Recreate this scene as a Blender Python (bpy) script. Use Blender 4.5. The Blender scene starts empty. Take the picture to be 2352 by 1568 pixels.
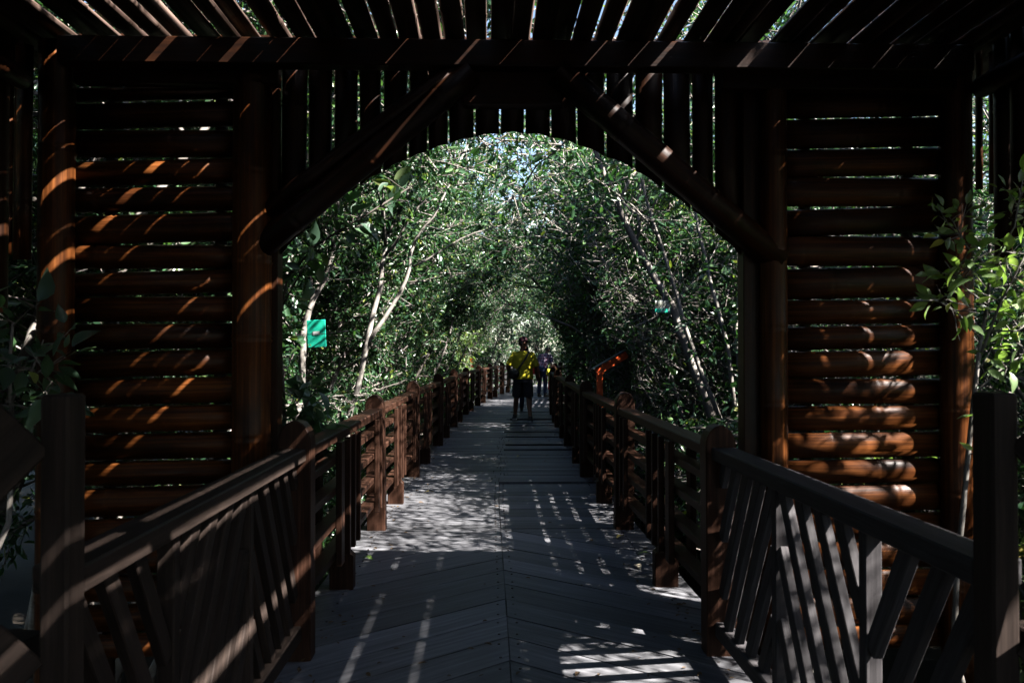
import bpy, bmesh, math, random
import numpy as np
from mathutils import Vector, Matrix
R = math.radians
scene = bpy.context.scene
col = scene.collection
rng = random.Random(7)
nrs = np.random.RandomState(11)

# ------------------------------------------------------------------ camera
F = 1898.0            # focal length in pixels of a 2352 wide picture
CAM = Vector((-0.10, 0.0, 1.43))
YAW, PITCH = R(1.63), R(0.75)
fwd = Vector((math.sin(YAW)*math.cos(PITCH), math.cos(YAW)*math.cos(PITCH), math.sin(PITCH)))
rgt = Vector((math.cos(YAW), -math.sin(YAW), 0))
upv = rgt.cross(fwd)
def ray(px, py):
    return fwd + rgt*((px-1176)/F) - upv*((py-784)/F)
def P(px, py, Y):
    d = ray(px, py); return CAM + d*((Y-CAM.y)/d.y)
def PZ(px, py, Z):
    d = ray(px, py); return CAM + d*((Z-CAM.z)/d.z)
cd = bpy.data.cameras.new('camera')
cam = bpy.data.objects.new('camera', cd); col.objects.link(cam)
cd.sensor_width = 36; cd.lens = 36*F/2352
cd.clip_end = 500; cd.clip_start = 0.05
cam.matrix_world = Matrix((( rgt.x, upv.x, -fwd.x, CAM.x), (rgt.y, upv.y, -fwd.y, CAM.y), (rgt.z, upv.z, -fwd.z, CAM.z), (0,0,0,1)))
cd.dof.use_dof = True; cd.dof.focus_distance = 10.0; cd.dof.aperture_fstop = 6.5
scene.camera = cam

# ------------------------------------------------------------------ light
SA, SB = 0.88, 0.51            # sunlight runs (-SA, SB, -1)
sd = bpy.data.lights.new('sun', 'SUN'); sun = bpy.data.objects.new('sun', sd); col.objects.link(sun)
sd.energy = 5.0; sd.angle = R(0.5); sd.color = (1.0, 0.955, 0.90)
sun.rotation_euler = Vector((-SA, SB, -1)).to_track_quat('-Z', 'Y').to_euler()
w = bpy.data.worlds.new('World'); scene.world = w; w.use_nodes = True
nt = w.node_tree; nt.nodes.clear()
sky = nt.nodes.new('ShaderNodeTexSky'); sky.sky_type = 'NISHITA'; sky.sun_disc = False
sky.sun_elevation = math.atan2(1, math.hypot(SA, SB)); sky.sun_rotation = math.atan2(SA, -SB)
bg = nt.nodes.new('ShaderNodeBackground'); bg.inputs[1].default_value = 0.05
wo = nt.nodes.new('ShaderNodeOutputWorld')
nt.links.new(sky.outputs[0], bg.inputs[0]); nt.links.new(bg.outputs[0], wo.inputs[0])
scene.view_settings.view_transform = 'Standard'; scene.view_settings.look = 'None'
scene.view_settings.exposure = 2.85; scene.view_settings.gamma = 1.0
scene.cycles.max_bounces = 8; scene.cycles.diffuse_bounces = 0; scene.cycles.transparent_max_bounces = 8
scene.cycles.sample_clamp_indirect = 6.0

# ------------------------------------------------------------------ materials
def newmat(name):
    m = bpy.data.materials.new(name); m.use_nodes = True
    n = m.node_tree; b = n.nodes['Principled BSDF']
    return m, n, b
def L(n, a, b): n.links.new(a, b)
def ramp(n, fac, stops):
    r = n.nodes.new('ShaderNodeValToRGB'); e = r.color_ramp.elements
    while len(e) < len(stops): e.new(0.5)
    for k, (p, c) in enumerate(stops):
        e[k].position = p; e[k].color = (*c, 1)
    L(n, fac, r.inputs[0]); return r
def attr(n, name):
    a = n.nodes.new('ShaderNodeAttribute'); a.attribute_name = name; return a
def scaled(n, vec, s):
    m = n.nodes.new('ShaderNodeMapping'); m.inputs['Scale'].default_value = s; L(n, vec, m.inputs[0]); return m.outputs[0]
def noise(n, vec, sc, det=4, rough=.55):
    t = n.nodes.new('ShaderNodeTexNoise'); t.inputs['Scale'].default_value = sc
    t.inputs['Detail'].default_value = det; t.inputs['Roughness'].default_value = rough
    L(n, vec, t.inputs['Vector']); return t
def mixc(n, fac, a, b, mode='MIX'):
    m = n.nodes.new('ShaderNodeMix'); m.data_type = 'RGBA'; m.blend_type = mode
    for s, v in ((m.inputs[0], fac), (m.inputs[6], a), (m.inputs[7], b)):
        if hasattr(v, 'is_output'): L(n, v, s)
        elif isinstance(v, (int, float)): s.default_value = v
        else: s.default_value = (*v, 1)
    return m.outputs[2]
def mathn(n, op, a, b=None):
    m = n.nodes.new('ShaderNodeMath'); m.operation = op
    for s, v in ((m.inputs[0], a), (m.inputs[1], b)):
        if v is None: continue
        if hasattr(v, 'is_output'): L(n, v, s)
        else: s.default_value = v
    return m.outputs[0]
def bump(n, b, h, strength, dist=.01):
    k = n.nodes.new('ShaderNodeBump'); k.inputs['Strength'].default_value = strength; k.inputs['Distance'].default_value = dist
    L(n, h, k.inputs['Height']); L(n, k.outputs[0], b.inputs['Normal'])

def wood(name, c0, c1, c2, rough, spec=.5, grain=26, var=.45, bmp=.35):
    """sawn timber: 'guv' holds (metres along the grain, metres across, seed)"""
    m, n, b = newmat(name)
    g = attr(n, 'guv').outputs['Vector']; r = attr(n, 'rnd').outputs['Fac']
    t1 = noise(n, scaled(n, g, (1.6, grain*1.6, 7.3)), 1.0, 6, .65)
    t2 = noise(n, scaled(n, g, (.8, 3.0, 3.1)), 1.0, 3)
    t3 = noise(n, scaled(n, g, (7, 160, 5.0)), 1.0, 2)
    f = mathn(n, 'ADD', mathn(n, 'MULTIPLY', t1.outputs[0], .75), mathn(n, 'MULTIPLY', t3.outputs[0], .25))
    cr = ramp(n, f, [(.30, c0), (.52, c1), (.72, c2)])
    v = mathn(n, 'ADD', mathn(n, 'MULTIPLY', r, var), 1-var*.5)
    v2 = mathn(n, 'ADD', mathn(n, 'MULTIPLY', t2.outputs[0], .7), .65)
    cc = n.nodes.new('ShaderNodeCombineColor'); vv = mathn(n, 'MULTIPLY', v, v2)
    for k in range(3): L(n, vv, cc.inputs[k])
    L(n, mixc(n, 1.0, cr.outputs[0], cc.outputs[0], 'MULTIPLY'), b.inputs['Base Color'])
    rr = mathn(n, 'ADD', mathn(n, 'MULTIPLY', t1.outputs[0], .25), rough-.12); L(n, rr, b.inputs['Roughness'])
    b.inputs['Specular IOR Level'].default_value = spec
    bump(n, b, f, bmp, .004)
    return m
M = {}
M['rail'] = wood('stained_timber', (.009, .0042, .0027), (.028, .0128, .008), (.066, .032, .021), .50, .10)
M['lattice'] = wood('grey_painted_timber', (.011, .0080, .0068), (.030, .0215, .018), (.060, .042, .034), .6, .09)
M['lattice_lightened'] = wood('lightened_grey_timber', (.024, .022, .023), (.056, .052, .054), (.098, .092, .096), .6, .06)  # grey lightened for the right railing, so its sunlit slats come near white
M['deck'] = wood('weathered_deck', (.046, .046, .050), (.112, .112, .120), (.20, .199, .211), .48, .09, 22, .60, .6)
def bamboo(name, dark, mid, light, rough=.32):
    m, n, b = newmat(name)
    g = attr(n, 'guv').outputs['Vector']; r = attr(n, 'rnd').outputs['Fac']
    t1 = noise(n, scaled(n, g, (1.2, 55, 9.1)), 1.0, 5, .6)
    t2 = noise(n, scaled(n, g, (2.2, 5, 4.7)), 1.0, 4)
    cr = ramp(n, t1.outputs[0], [(.28, dark), (.5, mid), (.75, light)])
    stain = ramp(n, t2.outputs[0], [(.36, (.22, .19, .17)), (.50, (.75, .72, .70)), (.64, (1.1, 1.05, 1.0))])
    v = mathn(n, 'ADD', mathn(n, 'MULTIPLY', r, .5), .68)
    cc = n.nodes.new('ShaderNodeCombineColor')
    for k in range(3): L(n, v, cc.inputs[k])
    c = mixc(n, 1.0, mixc(n, 1.0, cr.outputs[0], stain.outputs[0], 'MULTIPLY'), cc.outputs[0], 'MULTIPLY')
    L(n, c, b.inputs['Base Color'])
    L(n, mathn(n, 'ADD', mathn(n, 'MULTIPLY', t2.outputs[0], .3), rough-.12), b.inputs['Roughness'])
    b.inputs['Specular IOR Level'].default_value = .17
    bump(n, b, t1.outputs[0], .5, .003)
    return m
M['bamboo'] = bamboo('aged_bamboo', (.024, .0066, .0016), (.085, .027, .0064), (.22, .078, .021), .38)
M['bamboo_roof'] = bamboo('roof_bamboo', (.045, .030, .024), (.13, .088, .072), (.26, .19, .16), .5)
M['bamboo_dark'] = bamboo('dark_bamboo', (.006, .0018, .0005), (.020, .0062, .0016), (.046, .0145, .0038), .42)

def bark(name, a, b_, c):
    m, n, b = newmat(name)
    g = attr(n, 'guv').outputs['Vector']
    t1 = noise(n, scaled(n, g, (6, 14, 3.7)), 1.0, 5, .6)
    t2 = noise(n, scaled(n, g, (18, 60, 3.7)), 1.0, 3)
    f = mathn(n, 'ADD', mathn(n, 'MULTIPLY', t1.outputs[0], .7), mathn(n, 'MULTIPLY', t2.outputs[0], .3))
    cr = ramp(n, f, [(.32, a), (.52, b_), (.70, c)])
    L(n, cr.outputs[0], b.inputs['Base Color']); b.inputs['Roughness'].default_value = .8
    b.inputs['Specular IOR Level'].default_value = .25
    bump(n, b, f, .6, .008)
    return m
M['bark'] = bark('mangrove_bark', (.10, .085, .07), (.23, .205, .18), (.40, .375, .34))
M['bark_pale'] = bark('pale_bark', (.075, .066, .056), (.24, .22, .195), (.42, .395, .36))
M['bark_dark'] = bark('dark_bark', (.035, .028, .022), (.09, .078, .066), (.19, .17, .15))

def leafmat(name, dark, mid, light, trans, rough=.34, tw=.35):
    m, n, b = newmat(name)
    r = attr(n, 'rnd').outputs['Fac']
    cr = ramp(n, r, [(0, dark), (.66, mid), (.94, light), (1.0, (light[0]*2.2, light[1]*1.35, light[2]*.8))])
    L(n, cr.outputs[0], b.inputs['Base Color']); b.inputs['Roughness'].default_value = rough
    b.inputs['Specular IOR Level'].default_value = .5
    t = n.nodes.new('ShaderNodeBsdfTranslucent')
    L(n, mixc(n, 1.0, cr.outputs[0], trans, 'MULTIPLY'), t.inputs[0])
    ms = n.nodes.new('ShaderNodeMixShader'); ms.inputs[0].default_value = tw
    out = n.nodes['Material Output']
    L(n, b.outputs[0], ms.inputs[1]); L(n, t.outputs[0], ms.inputs[2]); L(n, ms.outputs[0], out.inputs[0])
    return m
M['leaf'] = leafmat('mangrove_leaf', (.017, .046, .022), (.033, .078, .035), (.09, .16, .062), (2.0, 2.5, 1.0), .26, .22)
M['leaf_pale'] = leafmat('young_leaf', (.09, .15, .06), (.15, .22, .09), (.24, .31, .15), (2.0, 2.3, .8))
M['leaf_far'] = leafmat('far_leaf', (.017, .044, .024), (.032, .074, .036), (.085, .15, .065), (2.0, 2.4, 1.1), .36, .2)
M['leaf_broad'] = leafmat('broad_leaf', (.030, .060, .038), (.045, .085, .050), (.07, .12, .06), (2.2, 2.8, 1.2), .36, .22)

def plain(name, c, rough=.6, spec=.5, metal=0, bumpy=0, scale=40):
    m, n, b = newmat(name)
    tc = n.nodes.new('ShaderNodeTexCoord')
    t = noise(n, tc.outputs['Object'], scale, 4)
    lo = tuple(x*.82 for x in c); hi = tuple(min(1, x*1.12) for x in c)
    L(n, ramp(n, t.outputs[0], [(.3, lo), (.7, hi)]).outputs[0], b.inputs['Base Color'])
    b.inputs['Roughness'].default_value = rough; b.inputs['Specular IOR Level'].default_value = spec
    b.inputs['Metallic'].default_value = metal
    if bumpy: bump(n, b, t.outputs[0], bumpy, .01)
    return m
M['mud'] = plain('mangrove_mud', (.018, .0145, .011), .8, .15, 0, .8, 3)
M['orange'] = plain('orange_paint', (.72, .105, .025), .38, .5, 0, 0, 12)
M['signface'] = plain('faded_sign_panel', (.10, .115, .115), .35, .5, 0, 0, 9)
M['sign_green'] = plain('green_sign_plastic', (.02, .56, .37), .35, .5, 0, 0, 18)
M['sign_pale'] = plain('pale_print', (.72, .76, .74), .4, .4, 0, 0, 30)
M['string'] = plain('grey_string', (.45, .47, .48), .6, .3)
M['wire'] = plain('black_wire', (.012, .012, .014), .5, .4)
M['skin'] = plain('tanned_skin', (.15, .070, .042), .5, .35, 0, 0, 25)
M['yellow'] = plain('yellow_cotton', (.52, .46, .035), .85, .15, 0, .35, 16)
M['navy'] = plain('dark_shorts_cloth', (.030, .030, .042), .8, .2, 0, .35, 14)
M['black'] = plain('black_nylon', (.014, .014, .017), .5, .4, 0, .25, 22)
M['denim'] = plain('blue_denim', (.030, .042, .085), .85, .15, 0, .3, 30)
M['lightblue'] = plain('light_blue_cotton', (.22, .33, .48), .85, .15, 0, .3, 20)
M['maroon'] = plain('maroon_cap_cloth', (.030, .009, .014), .75, .2, 0, .2, 30)
M['hair'] = plain('black_hair', (.012, .010, .009), .45, .4, 0, .5, 90)
M['sole'] = plain('pale_rubber_sole', (.45, .46, .46), .7, .3)
M['red'] = plain('red_cloth', (.55, .025, .02), .7, .3, 0, .2, 20)
M['nail'] = plain('rusty_nail', (.035, .026, .022), .6, .4)
M['eye'] = plain('eye_white', (.55, .53, .50), .3, .5)
M['litter'] = plain('leaf_crumbs', (.10, .065, .035), .8, .2)
M['dry_leaf'] = plain('yellowed_leaf', (.58, .42, .10), .5, .4, 0, 0, 30)
M['green_leaf'] = plain('fallen_green_leaf', (.16, .26, .06), .5, .4, 0, 0, 30)
M['dry_pale'] = plain('pale_dry_leaf', (.62, .52, .36), .6, .3, 0, 0, 30)
def plaidmat():
    m, n, b = newmat('plaid_shirt_cloth')
    tc = n.nodes.new('ShaderNodeTexCoord'); sx = n.nodes.new('ShaderNodeSeparateXYZ'); L(n, tc.outputs['Object'], sx.inputs[0])
    def stripes(o, sc, th):
        return mathn(n, 'GREATER_THAN', mathn(n, 'FRACT', mathn(n, 'MULTIPLY', o, sc)), th)
    s1 = mathn(n, 'MAXIMUM', stripes(sx.outputs[0], 11, .78), stripes(sx.outputs[2], 11, .78))
    s2 = mathn(n, 'ADD', stripes(sx.outputs[0], 5.5, .5), stripes(sx.outputs[2], 5.5, .5))
    c = mixc(n, mathn(n, 'MULTIPLY', s2, .5), (.035, .018, .045), (.10, .025, .05))
    L(n, mixc(n, s1, c, (.20, .17, .22)), b.inputs['Base Color']); b.inputs['Roughness'].default_value = .85
    return m
M['plaid'] = plaidmat()
def photoprint():
    m, n, b = newmat('faded_photo_print')
    tc = n.nodes.new('ShaderNodeTexCoord'); t = noise(n, tc.outputs['Object'], 22, 3)
    L(n, ramp(n, t.outputs[0], [(.36, (.03, .035, .03)), (.48, (.16, .17, .14)), (.56, (.45, .46, .42)), (.68, (.75, .75, .70))]).outputs[0], b.inputs['Base Color'])
    b.inputs['Roughness'].default_value = .3
    return m
M['print'] = photoprint()

# ------------------------------------------------------------------ mesh builder
class MB:
    def __init__(s): s.v = []; s.f = []; s.g = []; s.r = []; s.n = 0; s.chunks = []
    def add(s, verts, faces, guv, rnd):
        b = len(s.v)
        s.v += [tuple(p) for p in verts]; s.g += [tuple(p) for p in guv]
        s.r += [rnd]*len(verts) if isinstance(rnd, float) else list(rnd)
        s.f += [tuple(i+b for i in f) for f in faces]
    def bar(s, p0, p1, w, h, up=(0, 0, 1), seed=None):
        """a sawn board from p0 to p1; w across, h along 'up'"""
        p0, p1, up = Vector(p0), Vector(p1), Vector(up)
        d = (p1-p0); ln = d.length; d.normalize()
        a = d.cross(up).normalized(); u = a.cross(d).normalized()
        sd_ = rng.random()*50 if seed is None else seed; rn = rng.random()
        vs, gs = [], []
        for (q, l) in ((p0, 0), (p1, ln)):
            for (i, j) in ((-1, -1), (1, -1), (1, 1), (-1, 1)):
                vs.append(q + a*(i*w/2) + u*(j*h/2)); gs.append((l+sd_, i*w/2+j*h/2, sd_))
        s.add(vs, [(0, 1, 2, 3), (7, 6, 5, 4), (0, 4, 5, 1), (1, 5, 6, 2), (2, 6, 7, 3), (3, 7, 4, 0)], gs, rn)
    def prism(s, prof, o, ax, az, ay, depth, ms=.0):
        """profile (a,b) in the plane ax/az through o, extruded 'depth' along ay (centred)"""
        o, ax, ay, az = Vector(o), Vector(ax), Vector(ay), Vector(az)
        sd_ = rng.random()*50; rn = rng.random(); k = len(prof); vs, gs = [], []
        for t in (-.5, .5):
            for (a, b) in prof:
                vs.append(o+ax*a+az*b+ay*(t*depth)); gs.append((b+sd_, a+t*depth, sd_))
        fs = [tuple(range(k-1, -1, -1)), tuple(range(k, 2*k))]
        for i in range(k):
            j = (i+1) % k; fs.append((i, j, k+j, k+i))
        s.add(vs, fs, gs, rn)
    def tube(s, pts, rad, n=8, caps=True, seed=None, rnd=None, nodes=0):
        pts = [Vector(p) for p in pts]; m = len(pts)
        if not hasattr(rad, '__len__'): rad = [rad]*m
        sd_ = rng.random()*50 if seed is None else seed; rn = rng.random() if rnd is None else rnd
        d0 = (pts[1]-pts[0]).normalized()
        ref = Vector((0, 0, 1)) if abs(d0.z) < .9 else Vector((1, 0, 0))
        a = d0.cross(ref).normalized(); vs, gs, fs = [], [], []; ln = 0
        for i in range(m):
            d = (pts[min(i+1, m-1)]-pts[max(i-1, 0)]).normalized()
            a = (a-d*a.dot(d)).normalized(); b = d.cross(a)
            if i: ln += (pts[i]-pts[i-1]).length
            for k in range(n):
                t = 2*math.pi*k/n
                vs.append(pts[i]+(a*math.cos(t)+b*math.sin(t))*rad[i])
                gs.append((ln+sd_, rad[i]*abs(t-math.pi), sd_))
        for i in range(m-1):
            for k in range(n):
                k2 = (k+1) % n; fs.append((i*n+k, i*n+k2, (i+1)*n+k2, (i+1)*n+k))
        if caps: fs += [tuple(range(n-1, -1, -1)), tuple((m-1)*n+k for k in range(n))]
        s.add(vs, fs, gs, rn)
    def culm(s, p0, p1, r, n=14, node=.34, wob=.004):
        """a whole bamboo culm with its node rings"""
        p0, p1 = Vector(p0), Vector(p1); ln = (p1-p0).length; ts = [0.]; rr = [r]
        t = rng.uniform(.1, node)
        while t < ln-.05:
            for dt, k in ((-.02, 1.0), (-.006, 1.07), (.004, .985), (.012, 1.05), (.03, 1.0)):
                ts.append(t+dt); rr.append(r*k)
            t += node*rng.uniform(.85, 1.15)
        ts.append(ln); rr.append(r)
        s.tube([p0.lerp(p1, min(1, max(0, q/ln))) for q in ts], rr, n)
    def split(s, p0, p1, w, sag, nrm, th=.011, node=.36, seg=7, wj=0.0):
        """split bamboo: a curved strip, w wide, bulging by sag along nrm, with node ridges"""
        p0, p1, nrm = Vector(p0), Vector(p1), Vector(nrm).normalized()
        d = p1-p0; ln = d.length; d.normalize(); a = d.cross(nrm).normalized()
        ts = [0.]; kk = [1.]; t = rng.uniform(.1, node)
        while t < ln-.05:
            for dt, k in ((-.02, 1.0), (-.006, 1.07), (.004, .97), (.014, 1.05), (.03, 1.0)): ts.append(t+dt); kk.append(k)
            t += node*rng.uniform(.8, 1.2)
        ts.append(ln); kk.append(1.)
        sd_ = rng.random()*50; rn = rng.random(); vs, gs, fs = [], [], []; m = 2*(seg+1)
        ph = rng.random()*6
        for q, k in zip(ts, kk):
            ww = w*(1+wj*math.sin(q*1.9+ph))
            for lay in (0, 1):
                for i in range(seg+1):
                    u = -1+2*i/seg if lay == 0 else 1-2*i/seg
                    ang = u*1.25
                    x = math.sin(ang)/math.sin(1.25)*ww/2*k*(1 if lay == 0 else .9)
                    z = (math.cos(ang)-math.cos(1.25))/(1-math.cos(1.25))*sag*k - (0 if lay == 0 else th)
                    vs.append(p0+d*q+a*x+nrm*z); gs.append((q+sd_, x+z, sd_))
        for i in range(len(ts)-1):
            for k in range(m):
                k2 = (k+1) % m; fs.append((i*m+k, i*m+k2, (i+1)*m+k2, (i+1)*m+k))
        fs += [tuple(range(m-1, -1, -1)), tuple((len(ts)-1)*m+k for k in range(m))]
        s.add(vs, fs, gs, rn)
    def ell(s, c, rx, ry, rz, rot=None, nu=14, nv=10):
        c = Vector(c); rot = rot or Matrix.Identity(3); vs, fs = [], []
        for j in range(1, nv):
            th = math.pi*j/nv
            for i in range(nu):
                ph = 2*math.pi*i/nu
                vs.append(c+rot @ Vector((rx*math.sin(th)*math.cos(ph), ry*math.sin(th)*math.sin(ph), rz*math.cos(th))))
        vs += [c+rot @ Vector((0, 0, rz)), c+rot @ Vector((0, 0, -rz))]; t, b = len(vs)-2, len(vs)-1
        for j in range(nv-2):
            for i in range(nu):
                i2 = (i+1) % nu; fs.append((j*nu+i, (j+1)*nu+i, (j+1)*nu+i2, j*nu+i2))
        for i in range(nu):
            i2 = (i+1) % nu; fs.append((t, i, i2)); fs.append((b, (nv-2)*nu+i2, (nv-2)*nu+i))
        s.add(vs, fs, vs, rng.random())
    def loft(s, rings, n=20):
        """rings of (centre, rx, ry, rotation matrix or None)"""
        vs, fs = [], []; m = len(rings)
        for (c, rx, ry, rot) in rings:
            for i in range(n):
                t = 2*math.pi*i/n; p = Vector((rx*math.cos(t), ry*math.sin(t), 0))
                if rot: p = rot @ p
                vs.append(Vector(c)+p)
        for j in range(m-1):
            for i in range(n):
                i2 = (i+1) % n; fs.append((j*n+i, j*n+i2, (j+1)*n+i2, (j+1)*n+i))
        fs += [tuple(range(n-1, -1, -1)), tuple((m-1)*n+k for k in range(n))]
        s.add(vs, fs, vs, rng.random())
    def mesh(s, name, origin=(0, 0, 0)):
        me = bpy.data.meshes.new(name)
        v = np.array(s.v, dtype=np.float64).reshape(-1, 3) - np.array(origin)
        return fill(me, v, s.f, np.array(s.g), np.array(s.r))
    def build(s, name, mat, parent=None, smooth=False, bevel=0, origin=None):
        og = origin if origin is not None else (world_loc(parent) if parent else (0, 0, 0))
        return link(name, s.mesh(name, og), mat, parent, smooth, bevel)
def fill(me, v, faces, g, r):
    tot = [len(f) for f in faces]
    me.vertices.add(len(v)); me.vertices.foreach_set('co', np.asarray(v, dtype=np.float32).ravel())
    me.loops.add(sum(tot)); me.loops.foreach_set('vertex_index', np.fromiter((i for f in faces for i in f), dtype=np.int32))
    me.polygons.add(len(faces)); st = np.concatenate(([0], np.cumsum(tot)[:-1])).astype(np.int32)
    me.polygons.foreach_set('loop_start', st); me.polygons.foreach_set('loop_total', np.array(tot, dtype=np.int32))
    me.update(calc_edges=True)
    if g is not None:
        a = me.attributes.new('guv', 'FLOAT_VECTOR', 'POINT'); a.data.foreach_set('vector', np.asarray(g, dtype=np.float32).ravel())
    a = me.attributes.new('rnd', 'FLOAT', 'POINT'); a.data.foreach_set('value', np.asarray(r, dtype=np.float32).ravel())
    me.validate()
    return me
def world_loc(o):
    p = Vector((0, 0, 0))
    while o: p += Vector(o.location); o = o.parent
    return p
def link(name, me, mat, parent=None, smooth=False, bevel=0):
    o = bpy.data.objects.new(name, me); col.objects.link(o)
    if mat and not me.materials: me.materials.append(mat)
    me.polygons.foreach_set('use_smooth', [bool(smooth)]*len(me.polygons))
    if parent: o.parent = parent
    if bevel:
        b = o.modifiers.new('edge', 'BEVEL'); b.width = bevel; b.segments = 1; b.limit_method = 'ANGLE'
    return o
def thing(name, label, cat, loc=(0, 0, 0), group=None):
    o = bpy.data.objects.new(name, None); col.objects.link(o); o.location = loc; o.empty_display_size = .2
    tag(o, label, cat, group); return o
def tag(o, label, cat, group=None):
    o['label'] = label; o['category'] = cat
    if group: o['group'] = group
def struct(o, kind='structure'): o['kind'] = kind; return o

# ------------------------------------------------------------------ ground
def ground():
    n = 120; xs = np.linspace(-1, 1, n+1); xs = np.sign(xs)*np.abs(xs)**2.2*150
    X, Y = np.meshgrid(xs, xs+15)
    Z = -.80+.07*np.sin(X*1.7+.5)*np.sin(Y*1.3)+.05*np.sin(X*3.9+Y*2.2)
    v = np.stack([X, Y, Z], -1).reshape(-1, 3)
    f = [(j*(n+1)+i, j*(n+1)+i+1, (j+1)*(n+1)+i+1, (j+1)*(n+1)+i) for j in range(n) for i in range(n)]
    o = link('ground', fill(bpy.data.meshes.new('ground'), v, f, v, np.zeros(len(v))), M['mud'], None, True)
    struct(o)
ground()

# ------------------------------------------------------------------ boardwalk
CY = [-40, 8, 11, 13, 16.5, 20, 24, 29, 35, 42, 50]
CX = [0, 0, .06, .14, .26, .42, .78, 1.45, 2.7, 4.6, 7.2]
def cx(y): return float(np.interp(y, CY, CX))
def path(s, off):
    """point on the deck at distance s along +Y, 'off' to the side"""
    t = Vector((cx(s+.4)-cx(s-.4), .8, 0)).normalized()
    return Vector((cx(s), s, 0))+Vector((t.y, -t.x, 0))*off, t
def clip(poly, a, b, c):
    out = []
    for i in range(len(poly)):
        p, q = poly[i], poly[(i+1) % len(poly)]
        dp, dq = a*p[0]+b*p[1]+c, a*q[0]+b*q[1]+c
        if dp >= 0: out.append(p)
        if (dp >= 0) != (dq >= 0):
            t = dp/(dp-dq); out.append((p[0]+(q[0]-p[0])*t, p[1]+(q[1]-p[1])*t))
    return out
def deck():
    mb = MB(); nails = MB(); HW = 1.13; K = .80; APEX = 6.73; pitch = .319
    def plank(poly, along, th=.035, dz=0):
        if len(poly) < 3: return
        k = len(poly); sd_ = rng.random()*50; rn = rng.random(); vs, gs = [], []
        ar = sum(poly[i][0]*poly[(i+1) % k][1]-poly[(i+1) % k][0]*poly[i][1] for i in range(k))
        if ar < 0: poly = poly[::-1]
        if abs(ar) < .004: return
        z0 = dz+rng.uniform(-.0025, .0025)
        for z in (z0-th, z0):
            for (x, y) in poly:
                vs.append((x+cx(y), y, z)); gs.append((x*along[0]+y*along[1]+sd_, -x*along[1]+y*along[0], sd_))
        fs = [tuple(range(k-1, -1, -1)), tuple(range(k, 2*k))]+[(i, (i+1) % k, k+(i+1) % k, k+i) for i in range(k)]
        mb.add(vs, fs, gs, rn)
    def nail(x, y):
        c = Vector((x+cx(y), y, 0)); nails.tube([c+Vector((0, 0, -.01)), c+Vector((0, 0, .004))], .0065, 7)
    # chevron boards under the pavilion
    y = APEX-pitch; idx = 0
    while y > -2.6:
        for sgn in (-1, 1):
            g0, g1 = rng.uniform(.004, .009), rng.uniform(.004, .009)
            sx = .0015+rng.uniform(0, .002)
            p = [(sgn*sx, y+g0-K*sx), (sgn*HW, y+g0-K*HW), (sgn*HW, y+pitch-g1-K*HW), (sgn*sx, y+pitch-g1-K*sx)]
            n_ = math.hypot(1, K); plank(p, (sgn/n_, -K/n_))
            if y > 2.6:
                for q in (.07, .25): nail(sgn*(.045+rng.uniform(-.006, .006)), y+q-K*.045)
                for q in (.07, .25): nail(sgn*(.96), y+q-K*.96)
        y -= pitch
    # straight boards beyond, in two lengths meeting at the seam
    y = APEX-K*HW-.02
    while y < 50:
        wd = rng.choice((.165, .19, .205, .15))
        g = rng.choice((.006, .007, .008, .010, .013))
        seam = rng.uniform(-.05, .05) if y > 9 else 0
        for sgn in (-1, 1):
            a, b = (-HW, seam-.004) if sgn < 0 else (seam+.004, HW)
            if y > 9 and rng.random() < .5:
                if sgn > 0: continue
                a, b = -HW, HW
            poly = [(a, y), (b, y), (b, y+wd-g), (a, y+wd-g)]
            poly = clip(poly, sgn*K, 1, -APEX-.004) if y < APEX+.1 else poly
            plank(poly, (1, 0))
            if 5.9 < y < 14 and len(poly) > 3:
                for q in (.04, wd-.05):
                    if y+q > APEX: nail(seam+sgn*.04, y+q)
                    nail(sgn*.97, y+q)
        y += wd
    o = mb.build('boardwalk', M['deck']); struct(o)
    nb = nails.build('nail_heads', M['nail'], o)
    st = MB()
    for off in (-.95, 0, .95):
        s = -2.4
        while s < 48:
            a, _ = path(s, off); b, _ = path(s+2.0, off)
            a.z = b.z = -.125; st.bar(a, b, .09, .165); s += 2.0
    for k in range(17):
        s = -2+k*3.0
        for off in (-.95, .95):
            a, _ = path(s, off*1.06); st.bar((a.x, a.y, -1.3), (a.x, a.y, -.045), .13, .13, (0, 1, 0))
    st.build('under_frame', M['rail'], o, bevel=.004)
deck()

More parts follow.
